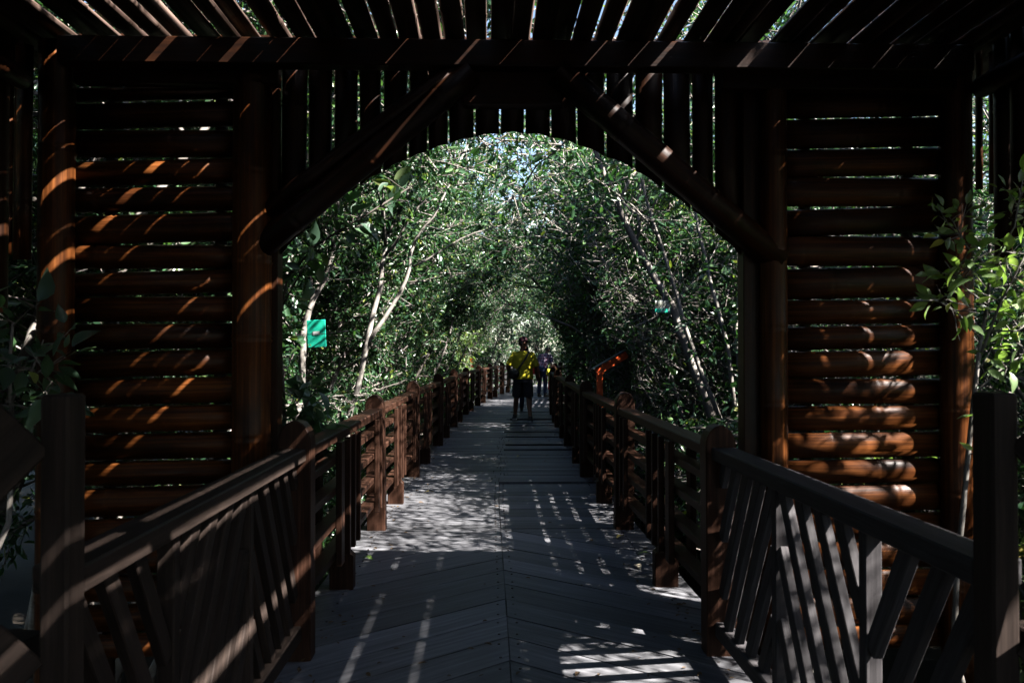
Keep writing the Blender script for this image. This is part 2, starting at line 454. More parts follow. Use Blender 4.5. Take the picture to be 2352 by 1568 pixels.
# ------------------------------------------------------------------ railings
def round_post(mb, c, t, w=.148, d=.115, z0=-.02, zs=1.0, top=1.10):
    n = Vector((t.y, -t.x, 0)); prof = [(-w/2, z0), (w/2, z0), (w/2, zs)]
    for k in range(1, 12):
        a = math.pi*k/12; prof.append((w/2*math.cos(a), zs+(top-zs)*math.sin(a)))
    prof.append((-w/2, zs)); mb.prism(prof, c, n, (0, 0, 1), t, d)
POSTS = [3.93, 6.72, 9.55, 12.70, 15.85, 19.0, 22.1, 25.2, 28.3, 31.4, 34.5]
def railing(side, label):
    off = side*1.0
    base, _ = path(POSTS[0], off)
    t_ = thing('railing', label, 'railing', base)
    for i, s in enumerate(POSTS):
        c, t = path(s, off); mb = MB(); ln_ = Vector((rng.gauss(0, .012), rng.gauss(0, .012), 1)); n_ = Vector((t.y, -t.x, 0)); h_ = rng.uniform(-.015, .015)
        round_post(mb, c, t, .148+rng.uniform(-.006, .004), .115, -.02, 1.0+h_, 1.10+h_)
        mb.v = [(v[0]+ln_.x*v[2], v[1]+ln_.y*v[2], v[2]) for v in mb.v]
        mb.build('post', M['rail'], t_, bevel=.006)
    for i in range(len(POSTS)-1):
        s0, s1 = POSTS[i]+.065, POSTS[i+1]-.065
        a, t = path(s0, off); b, _ = path(s1, off); ln = (b-a).length; t = (b-a).normalized(); n = Vector((t.y, -t.x, 0))
        tr = MB(); tr.bar(a+Vector((0, 0, .955)), b+Vector((0, 0, .955)), .115, .055)
        tr.build('top_rail', M['rail'], t_, bevel=.006)
        for z in (.285, .47, .65, .82):
            mb = MB(); mb.bar(a+Vector((0, 0, z)), b+Vector((0, 0, z)), .085, .042); mb.build('rail', M['rail'], t_, bevel=.004)
        for u, wd in ((.72, .10), (.97, .045), (1.16, .045), (1.35, .045), (ln-.40, .05), (ln-.22, .05)):
            for q in (-1, 1):
                if q*side > 0 and wd < .09: continue
                p = a+t*u+n*(q*.062); mb = MB()
                mb.bar(p+Vector((0, 0, .23)), p+Vector((0, 0, .925)), wd, .034, n); mb.build('baluster', M['rail'], t_, bevel=.004)
        # short stub that carries the bottom rail at mid bay: pointed head
        p = a+t*1.08-n*(side*.012); mb = MB()
        mb.prism([(-.072, -.02), (.072, -.02), (.072, .20), (0, .262), (-.072, .20)], p, n, (0, 0, 1), t, .09)
        mb.build('stub_post', M['rail'], t_, bevel=.004)
    return t_
railing(-1, 'long brown timber railing on the left edge of the boardwalk beyond the arch')
railing(1, 'long brown timber railing on the right edge of the boardwalk beyond the arch')

def lattice_railing(side, label):
    x = side*1.0; Ya, Yb = 1.72, 3.87
    t_ = thing('railing', label, 'railing', (x, Ya, 0))
    mat = M['lattice'] if side < 0 else M['lattice_lightened']
    mb = MB(); mb.bar((x, Ya+.04, .955), (x, Yb, .955), .11, .06); mb.build('top_rail', mat, t_, bevel=.005)
    mb = MB(); mb.bar((x, Ya+.04, .13), (x, Yb, .13), .07, .07); mb.build('bottom_rail', mat, t_, bevel=.005)
    divs = [Yb, 3.10, 2.36, Ya+.02]
    for d in divs[1:3]:
        mb = MB(); mb.bar((x, d, .165), (x, d, .925), .05, .045, (0, 1, 0)); mb.build('divider', mat, t_, bevel=.004)
    zb, zt = .165, .925; sl = .62          # dy per dz
    for k in range(3):
        y1, y0 = divs[k]-.025, divs[k+1]+.025
        sg = -1 if k % 2 == 0 else 1        # direction of the slant seen from the path
        u = y0-(zt-zb)*sl
        step = .165 if k else .16; mb = MB(); cnt = 0
        while u < y1+(zt-zb)*sl:
            # line y = u + sl*(z-zb) for sg=1 ; y = u + sl*(zt-z) for sg=-1 ; clipped to the sub panel
            pts = []
            for z in np.linspace(zb, zt, 41):
                y = u+sl*((z-zb) if sg > 0 else (zt-z))
                if y0 <= y <= y1: pts.append((y, z))
            if len(pts) > 5:
                (ya_, za_), (yb_, zb_) = pts[0], pts[-1]
                mb.bar((x-side*.004, ya_, za_), (x-side*.004, yb_, zb_), .060, .03, (1, 0, 0))
            u += step
        mb.build('slat_panel', mat, t_, bevel=.003)
    # tall newel at the near end and the rails that drop away from it
    mb = MB(); mb.bar((x-side*.03, Ya, -.02), (x-side*.03, Ya, 1.345), .058, .075, (0, 1, 0)); mb.build('newel_post', M['lattice'], t_, bevel=.006)
    for z, dz in ((1.285, -.30), (.86, -.25), (.44, -.2)):
        mb = MB(); mb.bar((x+side*.03, Ya-.05, z), (x+side*.30, Ya-.38, z+dz-.10), .05, .15 if z > 1 else .13); mb.build('sloping_rail', M['lattice'], t_, bevel=.005)
    mb = MB(); mb.bar((x+side*.06, Ya+.05, .80), (x+side*.62, Ya+.16, .80), .11, .06); mb.build('side_rail', M['lattice'], t_, bevel=.005)
    mb = MB(); mb.bar((x+side*.58, Ya+.16, -.8), (x+side*.58, Ya+.16, .765), .08, .08, (0, 1, 0)); mb.build('side_post', M['lattice'], t_, bevel=.005)
lattice_railing(-1, 'dark slanted-slat railing inside the pavilion on the left, striped by sun')
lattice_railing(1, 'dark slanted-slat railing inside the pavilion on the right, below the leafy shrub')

# ------------------------------------------------------------------ pavilion
def pavilion():
    pv = thing('pavilion', 'dark bamboo pavilion with an arched opening over the boardwalk', 'pavilion', (0, 3.95, -.8))
    YW = 4.05
    def post(px0, px1, name, yy=YW-.06, ztop=2.90, dark=False):
        a, b = P(px0, 809, yy), P(px1, 809, yy); r = (b.x-a.x)/2; c = (a.x+b.x)/2
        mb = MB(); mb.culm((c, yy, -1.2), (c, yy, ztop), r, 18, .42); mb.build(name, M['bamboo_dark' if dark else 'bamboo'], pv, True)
        return c, r
    pl_o = post(88, 168, 'post'); pl_i = post(534, 622, 'post')
    pr_i = post(1747, 1808, 'post'); pr_o = post(2162, 2232, 'post')
    for a, b in ((624, 641), (1704, 1745)):
        p, q = P(a, 809, YW), P(b, 809, YW); mb = MB()
        mb.bar(((p.x+q.x)/2, YW+.02, -1.2), ((p.x+q.x)/2, YW+.02, 2.86), q.x-p.x, .10, (0, 1, 0)); mb.build('door_jamb', M['bamboo_dark'], pv, bevel=.004)
    # main beam across the front
    zb, zt = P(1176, 166, 3.9).z, P(1176, 106, 3.9).z
    xl, xr = P(150, 130, 3.9).x, P(2215, 130, 3.9).x
    mb = MB(); mb.bar((xl, 3.86, (zb+zt)/2), (xr, 3.86, (zb+zt)/2), .09, zt-zb); mb.build('beam', M['bamboo_dark'], pv, bevel=.006)
    for (a, b) in ((168, 640), (1660, 2215)):
        p, q = P(a, 150, 3.93).x, P(b, 150, 3.93).x; z0, z1 = P(1176, 200, 3.93).z, P(1176, 96 if a > 1000 else 120, 3.93).z
        mb = MB(); mb.bar((p, 3.955, (z0+z1)/2), (q, 3.955, (z0+z1)/2), .07, z1-z0); mb.build('header_beam', M['bamboo_dark'], pv, bevel=.006)
    for yy in (1.2, -1.4):
        mb = MB(); mb.culm((-2.45, yy, zt-.05), (2.45, yy, zt-.05), .06); mb.build('beam', M['bamboo_dark'], pv, True)
    # horizontal split bamboo side panels
    zpix_l = [205, 240, 303, 370, 432, 493, 563, 622, 680, 742, 803, 865, 928, 990, 1053, 1110, 1180, 1245, 1310, 1375, 1440, 1500]
    zpix_r = [190, 265, 335, 402, 472, 538, 610, 685, 745, 803, 868, 930, 992, 1055, 1115, 1180, 1245, 1310, 1375, 1440, 1500]
    for (xa, xb, zp, nm, tiltpx) in ((pl_o[0]+pl_o[1]*.6, pl_i[0]-pl_i[1]*.5, zpix_l, 'wall_panel', 6), (pr_i[0]+pr_i[1]*.5, pr_o[0]-pr_o[1]*.5, zpix_r, 'wall_panel', 8)):
        mb = MB()
        for i in range(len(zp)-1):
            z1, z0 = P(1176, zp[i], YW).z, P(1176, zp[i+1], YW).z
            g = rng.uniform(.004, .011)
            wd = z1-z0-g; zc = (z0+z1)/2; tl = rng.uniform(-.009, .009)+.006
            mb.split((xa, YW, zc-tl), (xb, YW, zc+tl), wd, .046 if nm == 'wall_panel' and xa < 0 else .034, (0, -1, 0), .012, .55, 10, .012)
        mb.build(nm, M['bamboo'], pv, True)
    # battens behind the panels
    for sx in (-1, 1):
        for f in (.22, .8):
            x = (pl_o[0]*(1-f)+pl_i[0]*f) if sx < 0 else (pr_i[0]*(1-f)+pr_o[0]*f)
            mb = MB(); mb.culm((x, YW+.06, -.6), (x, YW+.06, 2.85), .03, 10); mb.build('batten', M['bamboo_dark'], pv, True)
    # vertical culms cut to an arch
    arch = [(600, 640), (640, 590), (690, 540), (740, 490), (800, 445), (860, 405), (930, 368), (1030, 330), (1100, 313), (1175, 305), (1250, 312), (1320, 330), (1450, 385), (1530, 440), (1600, 490), (1650, 540), (1703, 590), (1740, 640)]
    ax = [P(a, b, YW+.03).x for a, b in arch]; az = [P(a, b, YW+.03).z for a, b in arch]
    edges = [643, 706, 765, 824, 879, 937, 983, 1030, 1090, 1148, 1205, 1265, 1325, 1390, 1456, 1524, 1588, 1640, 1704]
    gaps = {706: .016, 765: .009, 824: .018, 937: .010, 1456: .016, 1524: .010, 1640: .012, 643: .006, 1148: .009}
    mb = MB()
    for i in range(len(edges)-1):
        x0, x1 = P(edges[i], 400, YW+.03).x, P(edges[i+1], 400, YW+.03).x
        g = (gaps.get(edges[i], .006)+gaps.get(edges[i+1], .006))/2; c = (x0+x1)/2; wd = x1-x0-g
        # lower end follows the arch: build the strip down to its lower corner, with a slanted cut
        zl, zr = np.interp(x0, ax, az), np.interp(x1, ax, az)
        k = len(mb.v); top = 2.93+rng.uniform(-.02, .02)
        tl = rng.uniform(-.006, .006)
        mb.split((c, YW+.03, (zl+zr)/2), (c+tl, YW+.03, top), wd, .035, (0, -1, 0), .011, .40, 8, .01)
        # slant the bottom ring
        m_ = 2*9
        for q in range(k, k+m_):
            v = mb.v[q]; mb.v[q] = (v[0], v[1], float(np.interp(v[0], ax, az)))
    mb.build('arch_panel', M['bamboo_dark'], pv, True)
    # braces under the beam
    for (a, b, r) in (((560, 600), (1085, 165), .062), ((575, 510), (1075, 135), .040), ((1790, 600), (1280, 165), .068)):
        p, q = P(*a, 3.99), P(*b, 3.86)
        mb = MB(); mb.culm(p, q, r, 16, .5); mb.build('brace', M['bamboo_dark'], pv, True)
    p, q = P(1062, 200, 3.88), P(1292, 200, 3.88)
    mb = MB(); mb.bar((p.x, 3.93, p.z), (q.x, 3.93, p.z), .10, .155); mb.build('collar_beam', M['bamboo_dark'], pv, bevel=.006)
    # roof of split culms running along the path
    mb = MB(); x = -2.75; zr0 = zt+.055
    while x < 2.75:
        wd = rng.uniform(.085, .108); g = rng.choice((.002, .003, .004, .004, .005, .005, .006, .030, .036, .040)) if x < 1.2 else rng.choice((.003, .004, .004, .005, .005, .006, .007))
        yaw = rng.uniform(-.006, .006) if x < 1.15 else rng.uniform(-.0012, .0012)
        if abs(x) < 1.1 and x > -.6: g *= .55
        zz = zr0+rng.uniform(-.006, .010)
        mb.split((x+wd/2-yaw*3, -2.4, zz), (x+wd/2+yaw*3, 4.50+rng.uniform(-.05, .05), zz), wd, .030, (0, 0, -1) if rng.random() < .5 else (0, 0, 1), .012, .5, 6, .035)
        x += wd+g
    mb.build('roof', M['bamboo_roof'], pv, True)
    for yy in (4.3, 2.6, -.4):
        mb = MB(); mb.culm((-2.7, yy, zr0+.10), (2.7, yy, zr0+.10), .035, 10); mb.build('purlin', M['bamboo_dark'], pv, True)
    # short fronts outside the outer posts: hanging culms with slits between them
    for (eds, bot, nm) in (([-150, -100, -55, -12, 30, 74], [560, 540, 520, 590, 600], 'corner_frieze'), ([2241, 2257, 2272, 2289, 2296, 2345, 2395, 2450], [430, None, 440, None, 480, 470, 450], 'corner_frieze')):
        mb = MB()
        for i in range(len(eds)-1):
            if bot[i] is None: continue
            x0, x1 = P(eds[i], 400, 4.02).x, P(eds[i+1], 400, 4.02).x; zb_ = P(1176, bot[i], 4.02).z
            mb.split(((x0+x1)/2, 4.02, zb_), ((x0+x1)/2+.004, 4.02, 2.92), x1-x0-.003, .022, (0, -1, 0), .011, .38, 7)
        mb.build(nm, M['bamboo'], pv, True)
    # friezes of vertical culms along both sides, cut to an arch, and the back wall
    for sx in (-1, 1):
        mb = MB(); y = 3.93; i = 0
        while y > -1.4:
            wd = rng.uniform(.095, .125); g = rng.uniform(.008, .02)
            f = (y-1.25)/2.7; zl = 2.55-.70*abs(f)**3.0
            if sx < 0 and i < 2: zl -= .12*(2-i)
            mb.split((sx*2.36, y-wd/2, zl+rng.uniform(-.02, .02)), (sx*2.36, y-wd/2, 2.92), wd, .035, (-sx, 0, 0), .011, .38, 7)
            y -= wd+g; i += 1
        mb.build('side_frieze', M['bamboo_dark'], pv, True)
        mb = MB(); mb.culm((sx*2.30, -1.5, 2.72), (sx*2.30, 3.95, 2.72), .05, 12); mb.build('side_beam', M['bamboo_dark'], pv, True)
        mb = MB(); mb.culm((sx*2.30, -1.5, -1.2), (sx*2.30, -1.5, 2.9), .09, 14); mb.build('post', M['bamboo_dark'], pv, True)
        mb = MB(); mb.culm((sx*1.25, -1.5, -1.2), (sx*1.25, -1.5, 2.9), .08, 14); mb.build('post', M['bamboo_dark'], pv, True)
        mb = MB(); z = -.5
        while z < 2.75:
            mb.split((sx*1.3, -1.55, z), (sx*2.28, -1.55, z), .125, .04, (0, 1, 0), .012, .55, 7); z += .134
        mb.build('wall_panel', M['bamboo'], pv, True)
    mb = MB(); x = -1.2
    while x < 1.2:
        zl = 1.75+.75*math.sqrt(max(0, 1-(x/1.25)**2)); mb.split((x, -1.55, zl), (x, -1.55, 2.92), .118, .035, (0, 1, 0), .011, .4, 7); x += .127
    mb.build('arch_panel', M['bamboo_dark'], pv, True)
pavilion()

# ------------------------------------------------------------------ leaves and trees
def leaf_arrays(pos, dirs, nrm, ln, wd):
    """hexagonal folded leaves; numpy arrays -> verts, faces"""
    k = len(pos); d = dirs/np.linalg.norm(dirs, axis=1)[:, None]
    n = nrm-d*(nrm*d).sum(1)[:, None]; n /= (np.linalg.norm(n, axis=1)[:, None]+1e-9)
    s = np.cross(d, n); ln = ln[:, None]; wd = wd[:, None]
    b = pos; t = pos+d*ln-n*ln*.10
    m = lambda f, w_, h: pos+d*ln*f+s*wd*w_+n*wd*h
    V = np.stack([b, m(.30, .46, .16), m(.68, .40, .10), t, m(.68, -.40, .10), m(.30, -.46, .16)], 1).reshape(-1, 3)
    base = np.arange(k)*6
    Fc = np.concatenate([np.stack([base, base+1, base+2, base+3], 1), np.stack([base, base+3, base+4, base+5], 1)])
    return V, Fc
def leaf_mesh(name, pos, dirs, nrm, ln, wd, rnd=None):
    V, Fc = leaf_arrays(pos, dirs, nrm, ln, wd)
    rnd = nrs.rand(len(pos)) if rnd is None else rnd
    me = bpy.data.meshes.new(name); nf = len(Fc)
    me.vertices.add(len(V)); me.vertices.foreach_set('co', V.astype(np.float32).ravel())
    me.loops.add(nf*4); me.loops.foreach_set('vertex_index', Fc.astype(np.int32).ravel())
    me.polygons.add(nf); me.polygons.foreach_set('loop_start', np.arange(nf, dtype=np.int32)*4); me.polygons.foreach_set('loop_total', np.full(nf, 4, dtype=np.int32))
    me.update(calc_edges=True)
    a = me.attributes.new('rnd', 'FLOAT', 'POINT'); a.data.foreach_set('value', np.repeat(rnd, 6).astype(np.float32))
    return me
def fine_leaf_mesh(name, pos, dirs, nrm, ln, wd, rnd):
    """near leaves: pointed blades folded on the midrib, curling down towards the tip"""
    k = len(pos); d = dirs/np.linalg.norm(dirs, axis=1)[:, None]
    n = nrm-d*(nrm*d).sum(1)[:, None]; n /= (np.linalg.norm(n, axis=1)[:, None]+1e-9); sd_ = np.cross(d, n)
    L_ = ln[:, None]; W_ = wd[:, None]; curl = nrs.uniform(-.05, .42, k)[:, None]; tw = nrs.normal(0, .25, k)[:, None]
    def at(f, w_): 
        side = sd_+n*(tw*f)
        return pos+d*L_*(f-curl*.25*f*f)-n*L_*curl*f*f+side*W_*w_+n*W_*abs(w_)*.35
    rows = ((.0, .0), (.16, .30), (.36, .48), (.58, .43), (.80, .22), (1.0, .0)); V = []
    for f, w_ in rows: V += [at(f, -w_), at(f, 0), at(f, w_)]
    V = np.stack(V, 1).reshape(-1, 3); base = np.arange(k)*18; Fc = []
    for i in range(5):
        for j in range(2):
            a = i*3+j; Fc.append(np.stack([base+a, base+a+1, base+a+4, base+a+3], 1))
    Fc = np.concatenate(Fc); V = V+nrs.normal(0, 1e-6, V.shape)
    me = bpy.data.meshes.new(name); nf = len(Fc)
    me.vertices.add(len(V)); me.vertices.foreach_set('co', V.astype(np.float32).ravel())
    me.loops.add(nf*4); me.loops.foreach_set('vertex_index', Fc.astype(np.int32).ravel())
    me.polygons.add(nf); me.polygons.foreach_set('loop_start', np.arange(nf, dtype=np.int32)*4); me.polygons.foreach_set('loop_total', np.full(nf, 4, dtype=np.int32))
    me.update(calc_edges=True)
    a = me.attributes.new('rnd', 'FLOAT', 'POINT'); a.data.foreach_set('value', np.repeat(rnd, 18).astype(np.float32))
    return me
class Wood:
    """collects limbs; remembers where leaves may sit"""
    def __init__(s, seed): s.mb = MB(); s.r = random.Random(seed); s.np = np.random.RandomState(seed); s.seg = []; s.lp = []; s.ld = []
    def limb(s, p, d, ln, r0, r1, n, sides, wob=.25, grav=0.0):
        p = Vector(p); d = Vector(d).normalized(); pts = [p.copy()]
        for i in range(n):
            d = (d+Vector((s.r.gauss(0, wob), s.r.gauss(0, wob), s.r.gauss(0, wob)+grav))*.5).normalized()
            p = p+d*(ln/n); pts.append(p.copy())
        return s.polyl(pts, r0, r1, sides)
    def polyl(s, pts, r0, r1, sides):
        m = len(pts); s.mb.tube(pts, [r0+(r1-r0)*i/(m-1) for i in range(m)], sides, True, s.r.random()*40, s.r.random())
        return [Vector(p) for p in pts]
    def leaves_on(s, pts, k, jit=.02):
        m = len(pts)-1
        for _ in range(k):
            u = s.r.uniform(.25, 1.0)*m; i = min(int(u), m-1); f = u-i
            p = pts[i].lerp(pts[i+1], f); d = (pts[i+1]-pts[i]).normalized()
            q = Vector((s.r.gauss(0, 1), s.r.gauss(0, 1), s.r.gauss(0, 1))); dd = d*.75+q.normalized()*.9+Vector((0, 0, -.1))
            s.lp.append(p+q*jit); s.ld.append(dd)
    def twigs(s, pts, cnt, tl, leaves, t0=.2, up=.25, r=.006, sides=3):
        m = len(pts)-1
        for _ in range(cnt):
            u = s.r.uniform(t0, 1.0)*m; i = min(int(u), m-1); p = pts[i].lerp(pts[i+1], u-i)
            az = s.r.uniform(0, 6.283); e = s.r.gauss(up, .45)
            d = Vector((math.cos(az)*math.cos(e), math.sin(az)*math.cos(e), math.sin(e)))
            tw = s.limb(p, d, tl*s.r.uniform(.6, 1.4), r, r*.4, 3, sides, .35)
            if s.r.random() < .5:
                tw2 = s.limb(tw[1], d+Vector((s.r.gauss(0, .7), s.r.gauss(0, .7), s.r.gauss(0, .5))), tl*.6, r*.7, r*.35, 2, sides, .3)
                s.leaves_on(tw2, int(leaves*.6))
            s.leaves_on(tw, leaves)
    def leafmesh(s, name, size, origin=(0, 0, 0), upb=.55, fine=False):
        k = len(s.lp); pos = np.array([tuple(p) for p in s.lp])-np.array(origin); d = np.array([tuple(p) for p in s.ld])
        n = s.np.normal(size=(k, 3))*.75; n[:, 2] += upb
        ln = size*np.exp(np.clip(s.np.normal(0, .28, k), -.6, .42)); wd = ln*s.np.uniform(.34, .50, k)
        return (fine_leaf_mesh if fine else leaf_mesh)(name, pos, d, n, ln, wd, s.np.rand(k))
def grown_tree(seed, H, stems, lean, limbs, twig_per, leaf_per, tl, rad, spread=.35, low=.22, tw_r=.006, size=.09, st0=.3):
    """a tree in its own coordinates, base at the origin, leaning towards +x"""
    W = Wood(seed); r = W.r
    for k in range(stems):
        az = r.uniform(0, 6.283); sp = r.uniform(.3, 1)*spread; h = H*r.uniform(.75, 1.0)
        p = Vector((math.cos(az)*.12, math.sin(az)*.12, -.1)); d = Vector((math.cos(az)*sp*.6+lean*.35, math.sin(az)*sp*.6, 1)).normalized()
        pts = [p.copy()]; n = 9
        for i in range(n):
            d = (d+Vector((r.gauss(0, .09)+lean*.05, r.gauss(0, .09), 0))).normalized(); p = p+d*(h/n); pts.append(p.copy())
        W.polyl(pts, rad*r.uniform(.7, 1.1), rad*.22, 7)
        W.twigs(pts, int(twig_per*1.2), tl, leaf_per, st0, .3, tw_r)
        for j in range(limbs):
            u = r.uniform(low, .98)*n; i = min(int(u), n-1); q = pts[i].lerp(pts[i+1], u-i)
            a2 = r.uniform(0, 6.283); e = r.uniform(.1, .95)
            dd = Vector((math.cos(a2)*math.cos(e)+lean*.4, math.sin(a2)*math.cos(e), math.sin(e)))
            lb = W.limb(q, dd, r.uniform(.8, 1.7)*H/6, rad*.35, rad*.10, 5, 5, .28)
            W.twigs(lb, twig_per, tl, leaf_per, .25, .2, tw_r)
    return W.mb.mesh('trunk'), W.leafmesh('crown', size)
protos = {}
def proto(key, bark_m, leaf_m, *a, **k):
    t, c = grown_tree(*a, **k); t.materials.append(bark_m); c.materials.append(leaf_m)
    t.polygons.foreach_set('use_smooth', [True]*len(t.polygons)); protos[key] = (t, c)
#      seed H  stems lean limbs twig leaf tl   rad
proto('leafyA', M['bark'], M['leaf'], 21, 6.6, 2, .45, 13, 18, 17, .42, .055, .35, .3, .006, .068)
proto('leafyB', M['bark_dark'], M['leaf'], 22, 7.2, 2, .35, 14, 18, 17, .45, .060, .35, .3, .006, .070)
proto('leafyC', M['bark'], M['leaf'], 23, 5.6, 3, .55, 10, 16, 16, .40, .042, .35, .22, .006, .064)
proto('over', M['bark'], M['leaf'], 29, 6.2, 2, 1.0, 12, 18, 17, .45, .05, .3, .5, .006, .070)
proto('high', M['bark_pale'], M['leaf'], 30, 6.9, 2, .7, 11, 14, 6, .45, .04, .3, .62, .006, .066, .65)
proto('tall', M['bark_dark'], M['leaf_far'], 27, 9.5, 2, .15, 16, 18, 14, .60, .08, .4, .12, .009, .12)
proto('thicket', M['bark_pale'], M['leaf'], 24, 4.6, 9, .15, 9, 13, 4, .45, .018, .55, .05, .0055, .062)
proto('thicketB', M['bark'], M['leaf'], 25, 5.2, 7, .25, 9, 11, 8, .45, .020, .45, .1, .0055, .064)
proto('bush', M['bark'], M['leaf'], 26, 2.1, 6, .1, 5, 8, 12, .30, .014, .9, .1, .005, .075)
proto('palebush', M['bark_pale'], M['leaf_pale'], 28, 2.4, 5, .1, 6, 9, 12, .30, .014, .8, .15, .005, .075)
def clear_path(me, loc, rot, sc):
    """the branches over the deck are cut back to a tunnel: drop the faces inside it"""
    k = len(me.vertices); v = np.empty(k*3, dtype=np.float32); me.vertices.foreach_get('co', v); v = v.reshape(-1, 3)*np.array(sc)
    ca, sa = math.cos(rot), math.sin(rot)
    x = v[:, 0]*ca-v[:, 1]*sa+loc.x; y = v[:, 0]*sa+v[:, 1]*ca+loc.y; z = v[:, 2]+loc.z
    dx = x-np.interp(y, CY, CX)
    w_ = 1.28+.10*np.sin(y*2.1)+.08*np.sin(y*5.3+z*3); h_ = 2.55+.25*np.sin(y*1.3+1)+.15*np.sin(x*4+y*3)
    ins = (np.abs(dx/w_)**3+np.abs((z-.2)/h_)**3 < 1) & (z > -.3) | ((y < 4.75) & (y > -1.8) & (np.abs(x) < 2.75) & (z < 3.6))
    ys = np.maximum(y, .5); px = 1122+F*(x+.1)/ys; py = 809-F*(z-1.43)/ys
    crown = 'crown' in me.name
    lid = np.arange(k)//6 if crown else np.arange(k)//1
    hsh = np.modf(np.abs(np.sin(lid*12.9898+loc.x*3.1)*43758.5))[0] if crown else np.zeros(k)
    # open stands: little grows in front of the pale trunks on either side
    ins |= (y > 4.6) & (y < 8.7) & (px > 690) & (px < 1090) & (py > 410) & (py < 900) & (x < 0) & (hsh < .97)
    ins |= (y > 4.6) & (y < 7.5) & (px > 1330) & (px < 1700) & (py > 300) & (py < 960) & (x > 0) & (hsh < .88)
    ins |= (y > 4.6) & (y < 10.4) & (px > 1335) & (px < 1450) & (py > 795) & (py < 1080) & (x > 0)
    ins |= (y > 15) & (((px-1265)/80)**2+((py-430)/130)**2 < 1) & (hsh < .2) & crown
    if crown: ins = np.repeat(ins[::6], 6)[:k]
    if not ins.any(): return me
    bm = bmesh.new(); bm.from_mesh(me); bm.verts.ensure_lookup_table()
    bmesh.ops.delete(bm, geom=[bm.verts[i] for i in np.nonzero(ins)[0]], context='VERTS')
    m2 = me.copy(); bm.to_mesh(m2); bm.free(); return m2
def plant(key, x, y, z, rot, sc, name, label, cat, group):
    t, c = protos[key]
    o = bpy.data.objects.new(name, None); col.objects.link(o); o.location = (x, y, z); o.rotation_euler = (0, 0, rot); o.scale = (sc, sc, sc*rng.uniform(.92, 1.08)); o.empty_display_size = .2
    tag(o, label, cat, group)
    near = (abs(x-cx(y)) < 4.6 and 4.2 < y < 34) or abs(x) < 6.5 and y < 7
    for nm, me in (('trunk', t), ('crown', c)):
        if near: me = clear_path(me, o.location, rot, o.scale)
        q = bpy.data.objects.new(nm, me); col.objects.link(q); q.parent = o
    return o
